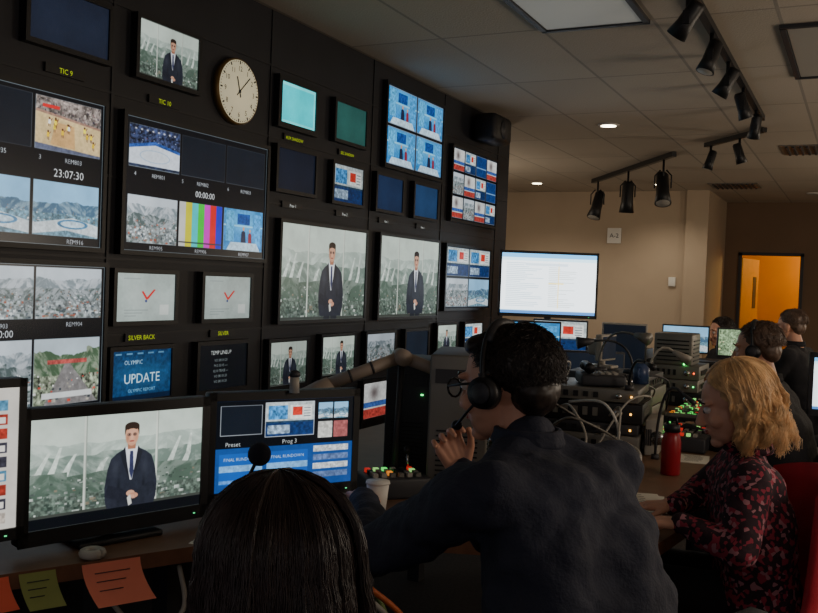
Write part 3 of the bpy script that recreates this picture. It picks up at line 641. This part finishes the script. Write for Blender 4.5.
def body(parent,pel,chest,neck,SL,SR,EL,ER,WL,WR,left,top,trous,KL=None,KR=None,AL=None,AR=None,shoe=BLK,k=1.,disp=.012,collar=True,ds=.09):
    pel=V(pel);chest=V(chest);neck=V(neck);SL=V(SL);SR=V(SR);EL=V(EL);ER=V(ER);WL=V(WL);WR=V(WR);l=V(left).normalized()
    s=[];add=lambda a,b,r0,r1:s.append(caps_mesh(a,b,r0*k,r1*k,16,5))
    add(pel+l*.09,pel-l*.09,.125,.125)
    for t in(.33,.66):
        c=pel.lerp(chest,t);w=.08+.04*t;add(c+l*w,c-l*w,.115,.115)
    add(chest+l*.09,chest-l*.09,.12,.12)
    for q in(.09,-.09):add(pel+l*q,chest+l*q,.11,.115)
    up=chest.lerp((SL+SR)/2,.7);add(up+l*.1,up-l*.1,.10,.10);add(chest,up,.12,.1)
    add(SL,SR,.068,.068);add(SL,neck-V((0,0,.04)),.058,.055);add(SR,neck-V((0,0,.04)),.058,.055);add(up,neck-V((0,0,.02)),.09,.06)
    for S,E,W in((SL,EL,WL),(SR,ER,WR)):
        add(S,E,.068,.054);add(E,W,.054,.037);add(W,W+(W-E).normalized()*.01,.039,.038)
    organic('upper_clothes',parent,s,top,.011,5,disp,ds)
    if collar:
        sh=[]
        for i in range(12):
            a=6.283*i/12;a2=6.283*(i+1)/12;f=l.cross(V((0,0,1)))
            P=lambda a:neck+V((0,0,-.005))+l*.062*k*math.cos(a)+f*.066*k*math.sin(a)
            sh.append(caps_mesh(P(a),P(a2),.014,.014,8,3));sh.append(caps_mesh(P(a)+V((0,0,.022)),P(a2)+V((0,0,.022)),.009,.009,8,3))
        organic('collar',parent,sh,top,.006,3)
    if KL is not None:
        KL=V(KL);KR=V(KR);AL=V(AL);AR=V(AR)
        s2=[caps_mesh(pel+l*.08,pel-l*.08,.12*k,.12*k)]
        for q,K,A in((.09,KL,AL),(-.09,KR,AR)):
            s2+= [caps_mesh(pel+l*q+V((0,0,-.02)),K,.088*k,.062*k),caps_mesh(K,A,.06*k,.042*k)]
        organic('trousers',parent,s2,trous,.014,4,.008,.09)
        sh=[]
        for A in(AL,AR):
            f=(KL-pel);f.z=0;f.normalize();sh+=[caps_mesh(V((A.x,A.y,.05)),V((A.x,A.y,.05))+f*.16,.042,.034),caps_mesh(A,V((A.x,A.y,.05)),.042,.045)]
        organic('shoes',parent,sh,shoe,.01,3)
def office_chair(pos,face,seat_z,m,back_h=.45,back_w=.44,name='office_chair',back_off=.22,back_z=.22,arms=True):
    f=V((face[0],face[1],0)).normalized();M=fr((pos[0],pos[1],0),f.cross(V((0,0,1))),f)
    b=B(name);b.rbox((0,0,seat_z-.04),(.46,.44,.07),.03,m,M);b.cyl((0,0,.12),(0,0,seat_z-.07),.028,.028,CHROME,M)
    n=10;vs=[];fs=[]
    for i in range(n+1):
        t=-1+2*i/n
        for j in range(7):
            h=j/6;w=back_w/2*(1-.14*h*h-.1*(1-h)**2);x=t*w;y=-back_off-.03+.085*t*t-.03*h
            for d in(0,-.035):vs.append((x,y+d,seat_z+back_z+back_h*h-.05*h**4*t*t))
    idx=lambda i,j,d:(i*7+j)*2+d
    for i in range(n):
        for j in range(6):
            fs.append((idx(i,j,0),idx(i,j+1,0),idx(i+1,j+1,0),idx(i+1,j,0)));fs.append((idx(i,j,1),idx(i+1,j,1),idx(i+1,j+1,1),idx(i,j+1,1)))
    for i in range(n):
        for j in(0,6):fs.append((idx(i,j,0),idx(i,j,1),idx(i+1,j,1),idx(i+1,j,0)))
    for j in range(6):
        for i in(0,n):fs.append((idx(i,j,0),idx(i,j,1),idx(i,j+1,1),idx(i,j+1,0)))
    b.add(vs,fs,m,M,True)
    b.tube([(0,-.1,seat_z-.07),(0,-back_off-.07,seat_z-.04),(0,-back_off-.09,seat_z+.2),(0,-back_off-.075,seat_z+.35)],.02,BLK,M)
    if arms:
        for sx in(-1,1):b.tube([(sx*.2,0,seat_z-.06),(sx*.27,0,seat_z-.03),(sx*.27,0,seat_z+.16)],.013,BLK,M);b.rbox((sx*.27,-.02,seat_z+.17),(.05,.22,.025),.01,BLK,M)
    for i in range(5):
        a=6.283*i/5+.3;p=V((.27*math.cos(a),.27*math.sin(a),.07));b.tube([(0,0,.13),p],[.025,.015],BLK,M);b.cyl(p+V((-.012,0,-.04)),p+V((.012,0,-.04)),.03,.03,BLK,M,14)
    b.finish()
SK1=mat('skin_fair',(206,152,126),.5,bump=.05,bs=150,var=.06,vs=20);SK2=mat('skin_light',(222,168,142),.5,bump=.05,bs=150,var=.06,vs=20)
LIP=mat('lips',(165,85,80),.4)
H_D=mat('dark_brown_hair',(36,28,25),.45,var=.4,vs=40);H_B=mat('blonde_hair',(230,188,138),.4,var=.3,vs=30);H_G=mat('grey_brown_hair',(96,76,64),.5,var=.3,vs=40);H_R=mat('chestnut_hair',(40,27,24),.4,var=.5,vs=40)
NAVY=mat('navy_jacket_cloth',(39,43,59),.85,bump=.3,bs=120,var=.15);DK=mat('dark_trousers',(26,26,32),.9,bump=.2,bs=200);BLKC=mat('black_sweater',(26,26,32),.9,bump=.3,bs=200,var=.1)
def knit():
    m=bpy.data.materials.new('red_black_patterned_knit');m.use_nodes=True;nt=m.node_tree;b=nt.nodes['Principled BSDF'];b.inputs['Roughness'].default_value=.9
    tc=nt.nodes.new('ShaderNodeTexCoord');v=nt.nodes.new('ShaderNodeTexVoronoi');v.inputs['Scale'].default_value=85;nt.links.new(tc.outputs['Object'],v.inputs['Vector'])
    r=nt.nodes.new('ShaderNodeValToRGB');r.color_ramp.interpolation='CONSTANT';e=r.color_ramp.elements
    e[0].color=lin3((46,28,38))+[1];e[1].position=.45;e[1].color=lin3((150,50,70))+[1];x=e.new(.7);x.color=lin3((56,34,44))+[1];x=e.new(.87);x.color=lin3((170,114,124))+[1]
    s=nt.nodes.new('ShaderNodeSeparateColor');nt.links.new(v.outputs['Color'],s.inputs[0]);nt.links.new(s.outputs[0],r.inputs[0]);nt.links.new(r.outputs[0],b.inputs['Base Color'])
    return m
KNIT=knit()
# --- man with headset (centre)
P=empty('seated_man_with_headset',(2.45,1.85,0))
hm=headM((2.165,1.985,1.222),(-.97,.16),.16,0,1.09)
make_head(P,hm,SK1,LIP,pitch=.16)
organic('hair',P,[ell_mesh((-.03,0,.042),(.096,.082,.082),hm),ell_mesh((-.07,0,-.01),(.052,.064,.062),hm),ell_mesh((.035,0,.088),(.045,.058,.026),hm)],H_D,.005,3,.006,.02)
strands(P,'hair_strands',hm,H_D,2200,(-.032,0,.034),(.106,.084,.091),seed=3,hairline=.85,nape=2.0,rough=.008,th=.0012)
headset(P,hm,True,1)
b=B('glasses')
for y in(.032,-.032):
    b.tube([(.106,y+.026*math.cos(a*.5236),.003+.020*math.sin(a*.5236)) for a in range(13)],.0026,BLK,hm,6)
b.tube([(.106,.056,.008),(.06,.078,.01),(-.01,.084,.01)],.0028,BLK,hm,6);b.tube([(.106,-.056,.008),(.06,-.078,.01),(-.01,-.084,.01)],.0028,BLK,hm,6);b.tube([(.106,.008,.006),(.106,-.008,.006)],.0026,BLK,hm,6);b.finish(P)
body(P,(2.46,1.86,.58),(2.36,1.91,.88),(2.235,1.96,1.11),(2.22,1.745,1.03),(2.38,2.12,1.02),(1.90,1.86,.81),(2.02,2.30,.80),(1.60,2.36,.785),(2.00,2.16,.96),(-.43,-.9,0),NAVY,DK,
     (2.05,1.88,.54),(2.14,2.14,.54),(1.98,1.95,.1),(2.06,2.2,.1),k=1.13,disp=.06,ds=.12)
hand(P,(1.585,2.385,.795),(-.6,.78,-.05),(0,0,1),SK1,.45,-1);hand(P,(1.995,2.15,.975),(-.35,-.25,.85),(-.6,.6,.2),SK1,1.1,1)
office_chair((2.46,1.84),(-.9,.43),.46,FAB,back_z=.12,back_h=.3)
# --- blonde woman
P=empty('seated_blonde_woman',(2.62,2.93,0))
hw=headM((2.555,2.905,1.118),(-.95,-.28),.3)
make_head(P,hw,SK2,LIP,pitch=.3,nr=.046)
organic('hair',P,[ell_mesh((-.03,0,.045),(.094,.086,.082),hw),ell_mesh((-.065,0,-.03),(.055,.09,.08),hw),ell_mesh((-.02,.083,-.04),(.045,.022,.07),hw),ell_mesh((-.02,-.083,-.04),(.045,.022,.07),hw)],H_B,.006,3,.012,.03)
strands(P,'hair_strands',hw,H_B,3200,(-.03,0,.03),(.106,.103,.106),long=-.16,seed=5,rough=.012,th=.0011,wave=.016,outer=(.94,1.05),locks=26)
body(P,(2.64,2.95,.56),(2.62,2.94,.78),(2.605,2.922,.995),(2.63,2.78,.915),(2.56,3.08,.915),(2.62,2.66,.74),(2.44,3.12,.79),(2.47,2.70,.785),(2.40,2.93,.785),(.3,-.95,0),KNIT,DK,
     (2.22,2.86,.55),(2.24,3.08,.55),(2.24,2.85,.1),(2.25,3.1,.1),k=.95,disp=.02)
hand(P,(2.455,2.705,.785),(-.97,.1,-.1),(0,0,1),SK2,.5,-1,.92);hand(P,(2.385,2.92,.785),(-.9,-.3,-.1),(0,0,1),SK2,.5,1,.92)
office_chair((2.63,2.94),(-.95,-.3),.45,REDF,back_z=.1,back_h=.40,back_off=.13,back_w=.56,arms=False)
# --- foreground woman
P=empty('seated_dark_haired_woman',(2.42,.80,0))
hf=headM((2.311,.862,1.103),(-.83,.55),.1)
make_head(P,hf,SK1,LIP)
organic('hair',P,[ell_mesh((-.022,0,.035),(.096,.083,.088),hf),ell_mesh((-.07,0,-.08),(.04,.070,.12),hf),ell_mesh((-.02,.070,-.06),(.04,.018,.1),hf),ell_mesh((-.02,-.070,-.06),(.04,.018,.1),hf)],H_R,.006,3,.006,.03)
strands(P,'hair_strands',hf,H_R,4500,(-.022,0,.03),(.101,.085,.097),long=-.22,seed=9,rough=.01,th=.0007,outer=(.96,1.03),locks=34,wave=.006)
body(P,(2.45,.78,.54),(2.42,.80,.73),(2.36,.835,.945),(2.29,.69,.855),(2.47,.97,.855),(2.08,.75,.66),(2.25,1.15,.66),(1.86,.93,.66),(2.05,1.3,.66),(-.55,-.83,0),BLKC,DK,
     (2.06,.93,.53),(2.16,1.1,.53),(2.04,.97,.1),(2.14,1.13,.1),k=.9)
hand(P,(1.845,.94,.66),(-.8,.5,-.3),(0,0,1),SK1,.6,-1,.92);hand(P,(2.03,1.315,.66),(-.8,.5,-.3),(0,0,1),SK1,.6,1,.92)
office_chair((2.45,.78),(-.83,.55),.45,FAB,back_z=.05,back_h=.25)
# --- background operators
def simple_person(name,x,y,hz,hairm,top,face=(-1,.1),hs=True,seed=1,k=1.):
    f=V((face[0],face[1],0)).normalized();l=V((0,0,1)).cross(f);P=empty(name,(x,y,0));H=V((x,y,hz))
    M=headM(H,face,.15);make_head(P,M,SK1,LIP,.006)
    organic('hair',P,[ell_mesh((-.03,0,.042),(.096,.083,.086),M),ell_mesh((-.065,0,-.01),(.05,.066,.06),M)],hairm,.006,3,.008,.02)
    strands(P,'hair_strands',M,hairm,500,(-.03,0,.036),(.104,.088,.094),seed=seed,rough=.01,th=.002)
    if hs:headset(P,M,False,1)
    nk=H-f*.045-V((0,0,.13));ch=nk-f*.08-V((0,0,.25));pe=V((x,y,.56))-f*.2;sm=nk-f*.02-V((0,0,.09))
    SL=sm+l*.18;SR=sm-l*.18;EL=SL+f*.12-V((0,0,.24));ER=SR+f*.12-V((0,0,.24));WL=V((EL.x,EL.y,.79))+f*.2-l*.05;WR=V((ER.x,ER.y,.79))+f*.2+l*.05
    K=pe+f*.4
    body(P,pe,ch,nk,SL,SR,EL,ER,WL,WR,l,top,DK,K+l*.1,K-l*.1,V((K.x,K.y,.1))+l*.1,V((K.x,K.y,.1))-l*.1,k=k)
    hand(P,WL+V((0,0,.0)),f,(0,0,1),SK1,.4,-1);hand(P,WR,f,(0,0,1),SK1,.4,1)
    office_chair((pe.x,pe.y),face,.46,FAB,back_z=.12,back_h=.38)
simple_person('seated_operator_in_dark_jacket',2.45,4.57,1.2,H_G,BLKC,seed=11,k=1.1)
simple_person('seated_operator_in_dark_jacket',2.40,7.45,1.23,H_G,BLKC,seed=12,hs=False,face=(-1,.3))
simple_person('seated_operator_in_dark_jacket',1.77,8.42,1.12,H_D,BLKC,seed=13,hs=False,face=(-.8,-.6))
# ---------------------------------------------------------------- equipment on the desk
def tower(x,y,z,sx,sy,sz,name='computer_tower',yaw=0,m=GREY):
    b=B(name);M=Matrix.Translation((x,y,z))@Matrix.Rotation(yaw,4,'Z')
    b.rbox((0,0,sz/2),(sx,sy,sz),.008,m,M)
    for i in range(10):b.box((0,-sy/2-.001,sz*.15+i*sz*.035),(sx*.7,.004,sz*.012),BLK,M);b.box((sx/2+.001,0,sz*.15+i*sz*.035),(.004,sy*.6,sz*.012),BLK,M)
    b.box((0,-sy/2-.002,sz*.85),(sx*.8,.006,sz*.1),BLK2,M);b.box((sx*.3,-sy/2-.006,sz*.72),(.01,.003,.006),emat('led',(80,230,120),4),M);b.finish()
tower(1.62,3.02,.73,.2,.42,.48,yaw=.35,m=GREY);tower(1.35,3.25,.73,.18,.4,.42,yaw=.2,m=BLK2)
def rack(x,y,z,sx,sy,units,name='rack_equipment',yaw=0.):
    b=B(name);M=Matrix.Translation((x,y,z))@Matrix.Rotation(yaw,4,'Z');h=0;random.seed(int(x*100+y*10))
    for i,u in enumerate(units):
        m=[GREY,BLK2,BLK,GREY][(i+int(y*3))%4];b.rbox((random.uniform(-.02,.02),0,h+u/2),(sx,sy,u-.004),.004,m,M)
        for k in range(5):
            b.box((-sx*.35+k*sx*.1,-sy/2-.003,h+u*.5),(sx*.05,.006,u*.4),BLK if m is not BLK else GREY,M)
            b.box((sx/2+.004,-sy*.3+k*sy*.12,h+u*.5),(.006,sy*.06,u*.35),BLK if m is not BLK else GREY,M)
        b.cyl((sx*.28,-sy/2,h+u/2),(sx*.28,-sy/2-.015,h+u/2),u*.22,u*.2,CHROME,M,12)
        b.box((sx*.4,-sy/2-.004,h+u*.5),(.008,.004,.008),emat('led',random.choice([(80,230,120),(240,90,40),(240,170,60)]),5),M);h+=u
    b.finish();return z+h
rack(1.82,4.15,.73,.44,.4,[.09,.05,.09,.06],yaw=.1);rack(1.35,4.0,.73,.42,.4,[.07,.09,.05],yaw=-.1);rack(1.70,5.0,.73,.44,.4,[.12,.09,.07])
rack(1.3,6.75,.73,.42,.4,[.1,.2]);rack(1.82,6.15,.73,.34,.4,[.09,.08,.09])
b=B('vented_power_amplifier');b.rbox((1.82,6.1,1.09),(.24,.3,.2),.01,GREY)
for i in range(6):b.box((1.82,5.948,1.02+i*.025),(.2,.006,.008),BLK);b.box((1.942,6.1,1.02+i*.025),(.006,.22,.008),BLK)
b.box((1.9,5.945,1.0),(.02,.006,.01),emat('led',(90,255,120),8));b.finish()
def smallcrt(x,y,z,w,h,yaw,draw=None,name='small_monitor',g=.8,m=BLK2):
    b=B(name);M=Matrix.Translation((x,y,z))@Matrix.Rotation(yaw,4,'Z')
    b.rbox((0,0,h/2+.04),(w,.04,h),.008,m,M);b.rbox((0,.05,h/2+.04),(w*.6,.08,h*.6),.02,m,M);b.cyl((0,.02,0),(0,.02,h*.4),.02,.02,m,M);b.rbox((0,.02,.008),(w*.5,.16,.016),.005,m,M)
    Ms=M@fr((-w/2+.012,-.0215,.052),(1,0,0),(0,0,1));p=Ras(300,int(300*(h-.024)/(w-.024)));(draw or dk)(p);b.picture(Ms,w-.024,h-.024,p,g);b.finish()
smallcrt(1.40,5.55,.73,.42,.3,.5,dk);smallcrt(1.0,6.2,.95,.38,.24,.3,onair);smallcrt(.95,5.7,.95,.4,.24,.4,studio)
smallcrt(2.05,7.3,.94,.3,.22,.2,lambda p:(p.rect(0,0,1,1,(120,140,110),.5),blocks(p,40,.1,.9,[(180,200,160),(60,80,60),(200,190,150)])),g=.9);smallcrt(1.65,7.4,.94,.36,.22,.1,blueview)
smallcrt(1.45,6.2,.73,.3,.46,.2,dk,g=.5,m=LGREY);smallcrt(1.60,5.12,1.01,.2,.15,1.4,dk,m=LGREY)
b=B('monitor_shelf');b.box((1.7,7.35,.93),(1.1,.35,.02),BLK2)
for x in(1.2,2.2):b.box((x,7.35,.825),(.02,.3,.19),BLK2)
b.finish()
b=B('monitor_shelf');b.box((1.0,5.95,.94),(.4,1.1,.02),BLK2)
for y in(5.45,6.45):b.box((1.0,y,.83),(.36,.02,.2),BLK2)
b.finish()
def console(x,y,w,d,name,seed,yaw=0.,z=.73):
    random.seed(seed);b=B(name);M=Matrix.Translation((x,y,z))@Matrix.Rotation(yaw,4,'Z')
    b.rbox((0,0,.035),(w,d,.07),.01,BLK2,M)
    ms=[emat('lit_button_green',(70,220,90),1.4),emat('lit_button_amber',(255,150,50),.7),emat('lit_button_red',(230,50,40),.5),LGREY,BLK,LGREY,GREY,GREY,BLK,GREY,emat('lit_button_green',(150,220,120),.9)]
    nx=int(w/.03);ny=int(d/.03)
    for i in range(nx-1):
        for j in range(ny-1):
            b.box((-w/2+.03*(i+1),-d/2+.03*(j+1),.076),(.017,.017,.014),random.choice(ms),M)
    b.cyl((w*.3,d*.3,.07),(w*.3,d*.3,.13),.006,.006,CHROME,M,10);b.ell((w*.3,d*.3,.14),(.016,.016,.016),BLK,M);b.finish()
console(2.14,5.35,.34,.9,'production_switcher',1);console(2.16,4.45,.26,.4,'audio_control_panel',2);console(1.50,2.74,.22,.16,'intercom_panel',3,.8);console(2.15,6.75,.3,.5,'camera_control_panel',4)
def gooseneck(x,y,z,dx,dy,h,name='gooseneck_desk_lamp',m=LGREY,s=1.):
    b=B(name);b.cyl((x,y,z),(x,y,z+.02),.05*s,.045*s,BLK2)
    pts=[(x+dx*t*t,y+dy*t*t,z+.02+h*math.sin(t*1.9)) for t in [i/9 for i in range(10)]];b.tube(pts,.006,m,n=8)
    e=V(pts[-1]);d=(e-V(pts[-2])).normalized()
    b.tube([e-d*.01,e+d*.03,e+d*.08],[.012*s,.022*s,.034*s],m,n=16);b.finish()
gooseneck(1.62,4.9,1.01,.22,-.1,.2,m=GREY);gooseneck(1.80,4.92,1.01,-.2,-.1,.15,m=BLK2);gooseneck(2.0,3.98,1.02,.1,-.15,.12,'gooseneck_microphone',BLK,.4);gooseneck(2.12,4.0,.73,.12,-.1,.3,'gooseneck_microphone',BLK2,.35);gooseneck(1.9,4.7,.73,.15,.05,.42,'gooseneck_desk_lamp',LGREY,.8)
def mug(x,y,z,m,name='coffee_mug'):
    b=B(name);b.tube([(x,y,z),(x,y,z+.095)],[.036,.038],m,n=20);b.cyl((x,y,z+.0955),(x,y,z+.096),.033,.033,BLK2);b.tube([(x,y-.036,z+.075),(x,y-.062,z+.065),(x,y-.062,z+.035),(x,y-.036,z+.025)],.005,m);b.finish()
mug(2.10,3.33,.73,WHITE);mug(1.98,4.3,1.02,mat('blue_mug_glaze',(60,80,120),.3))
def boxy(name,x,y,z,s,yaw,m,slots=5):
    b=B(name);M=Matrix.Translation((x,y,z))@Matrix.Rotation(yaw,4,'Z');b.rbox((0,0,s[2]/2),s,.006,m,M)
    for i in range(slots):b.box((-s[0]*.38+i*s[0]*.16,-s[1]/2-.002,s[2]*.5),(s[0]*.09,.004,s[2]*.45),BLK2 if m is not BLK2 else LGREY,M);b.cyl((s[0]*.4,-s[1]/2,s[2]*.5),(s[0]*.4,-s[1]/2-.01,s[2]*.5),s[2]*.2,s[2]*.17,CHROME,M,12)
    b.finish()
boxy('signal_converter_box',1.88,3.72,.73,(.2,.14,.05),.3,GREY);boxy('signal_converter_box',1.7,3.75,.73,(.16,.13,.08),-.2,LGREY);boxy('signal_converter_box',1.35,4.0,.94,(.22,.2,.06),.2,LGREY);boxy('signal_converter_box',2.1,4.85,.73,(.2,.16,.09),.1,BLK2);boxy('signal_converter_box',1.65,4.65,.73,(.24,.18,.12),-.1,GREY);boxy('signal_converter_box',1.62,4.65,.85,(.18,.14,.07),.2,LGREY);boxy('signal_converter_box',2.08,4.16,.73,(.06,.2,.16),.1,LGREY,3)
b=B('desk_telephone');Mt=Matrix.Translation((1.84,4.10,1.022))@Matrix.Rotation(.4,4,'Z');b.rbox((0,0,.025),(.2,.22,.05),.012,BLK2,Mt);b.tube([(-.06,-.09,.075),(-.06,-.05,.085),(-.06,.05,.085),(-.06,.09,.075)],[.024,.015,.015,.024],BLK,Mt,12)
for i in range(3):
    for j in range(4):b.box((.0+i*.03,-.06+j*.028,.053),(.018,.016,.008),LGREY,Mt)
b.finish()
b=B('red_water_bottle');bx,by=2.24,3.70
b.tube([(bx,by,.73),(bx,by,.735),(bx,by,.86),(bx,by,.885),(bx,by,.9)],[.034,.038,.038,.033,.028],RED,n=24);b.tube([(bx,by,.9),(bx,by,.925),(bx,by,.93)],[.031,.031,.024],BLK,n=24);b.tube([(bx-.02,by,.928),(bx-.015,by,.955),(bx+.015,by,.955),(bx+.02,by,.928)],.005,BLK);b.finish()
def cpath(pts,sub=8):
    P_=[V(p) for p in pts];out=[]
    for i in range(len(P_)-1):
        a=P_[max(i-1,0)];b_=P_[i];c=P_[i+1];d=P_[min(i+2,len(P_)-1)]
        for k in range(sub):
            t=k/sub;out.append(.5*((2*b_)+(c-a)*t+(2*a-5*b_+4*c-d)*t*t+(3*b_-a-3*c+d)*t**3))
    out.append(P_[-1]);return out
def cables(name,lst):
    b=B(name)
    for pts,r,m in lst:b.tube(cpath(pts),r,m,n=8)
    b.finish()
L=[([(1.75,3.93,.95),(1.95,3.75,.98),(2.03,3.7,.86),(1.95,3.6,.80),(1.7,3.5,.76),(1.5,3.6,.745)],.006,WHITE),
 ([(1.7,3.94,.92),(1.85,3.62,.97),(1.95,3.5,.85),(1.85,3.4,.745),(1.6,3.45,.74)],.005,LGREY),
 ([(1.9,3.94,.82),(2.1,3.75,.8),(2.12,3.5,.745),(1.9,3.3,.742),(1.6,3.35,.742)],.006,WHITE),
 ([(1.5,3.8,.9),(1.65,3.7,1.0),(1.75,3.93,.9)],.005,BLK),([(1.3,3.78,.8),(1.5,3.6,.95),(1.75,3.55,.9),(1.85,3.6,.745),(2.05,3.9,.745)],.005,BLK2),
 ([(1.95,3.94,.78),(2.05,3.6,.86),(1.9,3.45,.95),(1.75,3.6,.85),(1.7,3.93,.86)],.005,GREY)]
random.seed(91)
for i in range(20):
    x=random.uniform(1.4,2.15);y=random.uniform(3.3,4.5);L.append(([(x,y,.742),(x+random.uniform(-.15,.15),y+.12,random.uniform(.8,1.02)),(x+random.uniform(-.2,.2),y+.3,random.uniform(.8,1.08)),(x+random.uniform(-.25,.25),y+.5,.85)],.0045,random.choice([BLK,BLK2,LGREY,GREY,WHITE])))
cables('patch_cable_bundle',L)
mo=mat('orange_cable',(200,100,50),.5);mg=mat('green_cable',(110,130,70),.5)
L=[([(1.2,1.7,.67),(1.3,1.78,.52),(1.36,1.85,.58),(1.3,1.9,.67)],.007,LGREY)]
for i in range(12):
    random.seed(60+i);x=1.25+i*.05;L.append(([(x,2.05,.66),(x+.08,2.1+random.random()*.15,.4+random.random()*.2),(x+.2,2.15,.2+random.random()*.2),(x+.1,2.3,.03)],.008,[BLK2,mo,mg,LGREY,BLK2,mg,LGREY,mo,mg,BLK2,LGREY,mo][i]))
cables('underdesk_cable_bundle',L)
ARM=mat('lamp_arm_taupe',(158,144,132),.5,.1,var=.1)
b=B('articulated_arm_lamp')
b.cyl((1.25,2.705,1.085),(1.45,2.86,1.185),.022,.022,ARM,n=16);b.cyl((1.46,2.865,1.185),(1.62,3.0,1.11),.022,.022,ARM,n=16)
b.cyl((1.43,2.89,1.185),(1.475,2.835,1.185),.030,.030,ARM,n=20);b.cyl((1.47,2.80,.73),(1.455,2.86,1.16),.012,.012,BLK2);b.cyl((1.47,2.80,.73),(1.47,2.80,.75),.06,.05,BLK2)
b.tube([(1.26,2.71,1.09),(1.24,2.695,1.07),(1.21,2.67,1.03)],[.026,.036,.055],ARM,n=20)
for t in(.3,.6):
    q=V((1.25,2.705,1.085)).lerp(V((1.45,2.86,1.185)),t);d=V((.2,.155,.1)).normalized();b.cyl(q-d*.004,q+d*.004,.0240,.0240,BLK2)
b.finish()
b=B('gooseneck_microphone');b.rbox((1.42,1.98,.745),(.1,.1,.03),.01,BLK);b.tube([(1.42,1.98,.75),(1.45,1.95,.85),(1.50,1.92,.93),(1.54,1.90,.985)],.005,BLK,n=8);b.ell((1.55,1.895,1.0),(.03,.03,.03),mat('foam',(22,24,40),.95,bump=.5,bs=300));b.finish()
b=B('webcam');b.cyl((1.34,2.36,1.095),(1.34,2.36,1.15),.016,.014,LGREY);b.ell((1.34,2.36,1.152),(.018,.018,.014),BLK2);b.finish()
b=B('disposable_cup');b.tube([(1.57,2.50,.73),(1.57,2.50,.82)],[.027,.036],WHITE,n=20,caps=True);b.tube([(1.57,2.50,.82),(1.57,2.50,.828)],[.039,.037],WHITE,n=20);b.finish()
b=B('adhesive_tape_roll');b.tube([(1.21+.022*math.cos(a*.5236),1.68+.022*math.sin(a*.5236),.745) for a in range(13)],.012,LGREY,n=8);b.finish()
def sheets(x,y,yaw,n,w=.21,h=.28,z=.73,name='paper_sheets'):
    b=B(name);random.seed(int(x*50+y*7))
    for i in range(n):
        M=Matrix.Translation((x,y,z+.001+i*.0015))@Matrix.Rotation(yaw+random.uniform(-.2,.2),4,'Z');b.box((0,0,0),(w,h,.001),PAPER,M)
        for k in range(8):b.box((-.02*random.random(),h*.4-k*h*.1,.0008),(w*.6,.004*h/.28,.0004),BLK2,M)
    b.finish()
sheets(1.34,1.98,.4,1,.08,.12);sheets(2.22,3.12,.2,3);sheets(2.27,4.1,.1,2,.12,.2)
b=B('computer_keyboard');Mk=Matrix.Translation((2.18,2.74,.74))@Matrix.Rotation(1.3,4,'Z');b.rbox((0,0,0),(.36,.14,.018),.005,BLK,Mk)
for i in range(12):
    for j in range(5):b.box((-.16+i*.029,-.055+j*.027,.012),(.023,.021,.008),BLK2,Mk)
b.finish()
b=B('side_table');b.box((3.3,4.35,.71),(1.1,.7,.04),DESKM)
for x in(2.82,3.78):
    for y in(4.08,4.62):b.box((x,y,.345),(.05,.05,.69),BLK2)
b.finish()
deskmon((2.70,4.25),(3.2,4.32),.95,1.22,doc,g=1.4)
# ---------------------------------------------------------------- lights
def pl(x,y,z,e,c,r=.4):
    l=bpy.data.lights.new('unseen_light','POINT');l.energy=e;l.color=c;l.shadow_soft_size=r;o=bpy.data.objects.new('unseen_light',l);o.location=(x,y,z);COL.objects.link(o)
pl(4.9,2.6,1.8,64,(1,.88,.74));pl(4.9,6.2,1.6,84,(1,.87,.71));pl(4.6,10.5,1.6,76,(1,.86,.67));pl(2.6,15.9,2.2,40,(1,.80,.30),.15);pl(3.6,-1.5,2.0,15,(1,.9,.8));pl(-1.8,9.8,1.8,44,(1,.87,.70))  # unseen lights added to fill the room; the yellow one lights the corridor
w=bpy.data.worlds.new('w');bpy.context.scene.world=w;w.use_nodes=True;w.node_tree.nodes['Background'].inputs[0].default_value=(.13,.125,.14,1);w.node_tree.nodes['Background'].inputs[1].default_value=1.5
# ---------------------------------------------------------------- camera
th=math.radians(26.5);pt=math.radians(1.535);ph=.04
f0=V((-math.sin(th),math.cos(th),0));r0=V((math.cos(th),math.sin(th),0));Z=V((0,0,1))
f=f0*math.cos(pt)-Z*math.sin(pt);u0=f0*math.sin(pt)+Z*math.cos(pt);r=r0*math.cos(ph)+u0*math.sin(ph);u=u0*math.cos(ph)-r0*math.sin(ph)
cd=bpy.data.cameras.new('camera');cd.sensor_width=36;cd.lens=36*914/818;cam=bpy.data.objects.new('camera',cd);COL.objects.link(cam)
m=Matrix((r,u,-f)).transposed().to_4x4();m.translation=V((2.9,0,1.45));cam.matrix_world=m;cd.clip_start=.05
bpy.context.scene.camera=cam
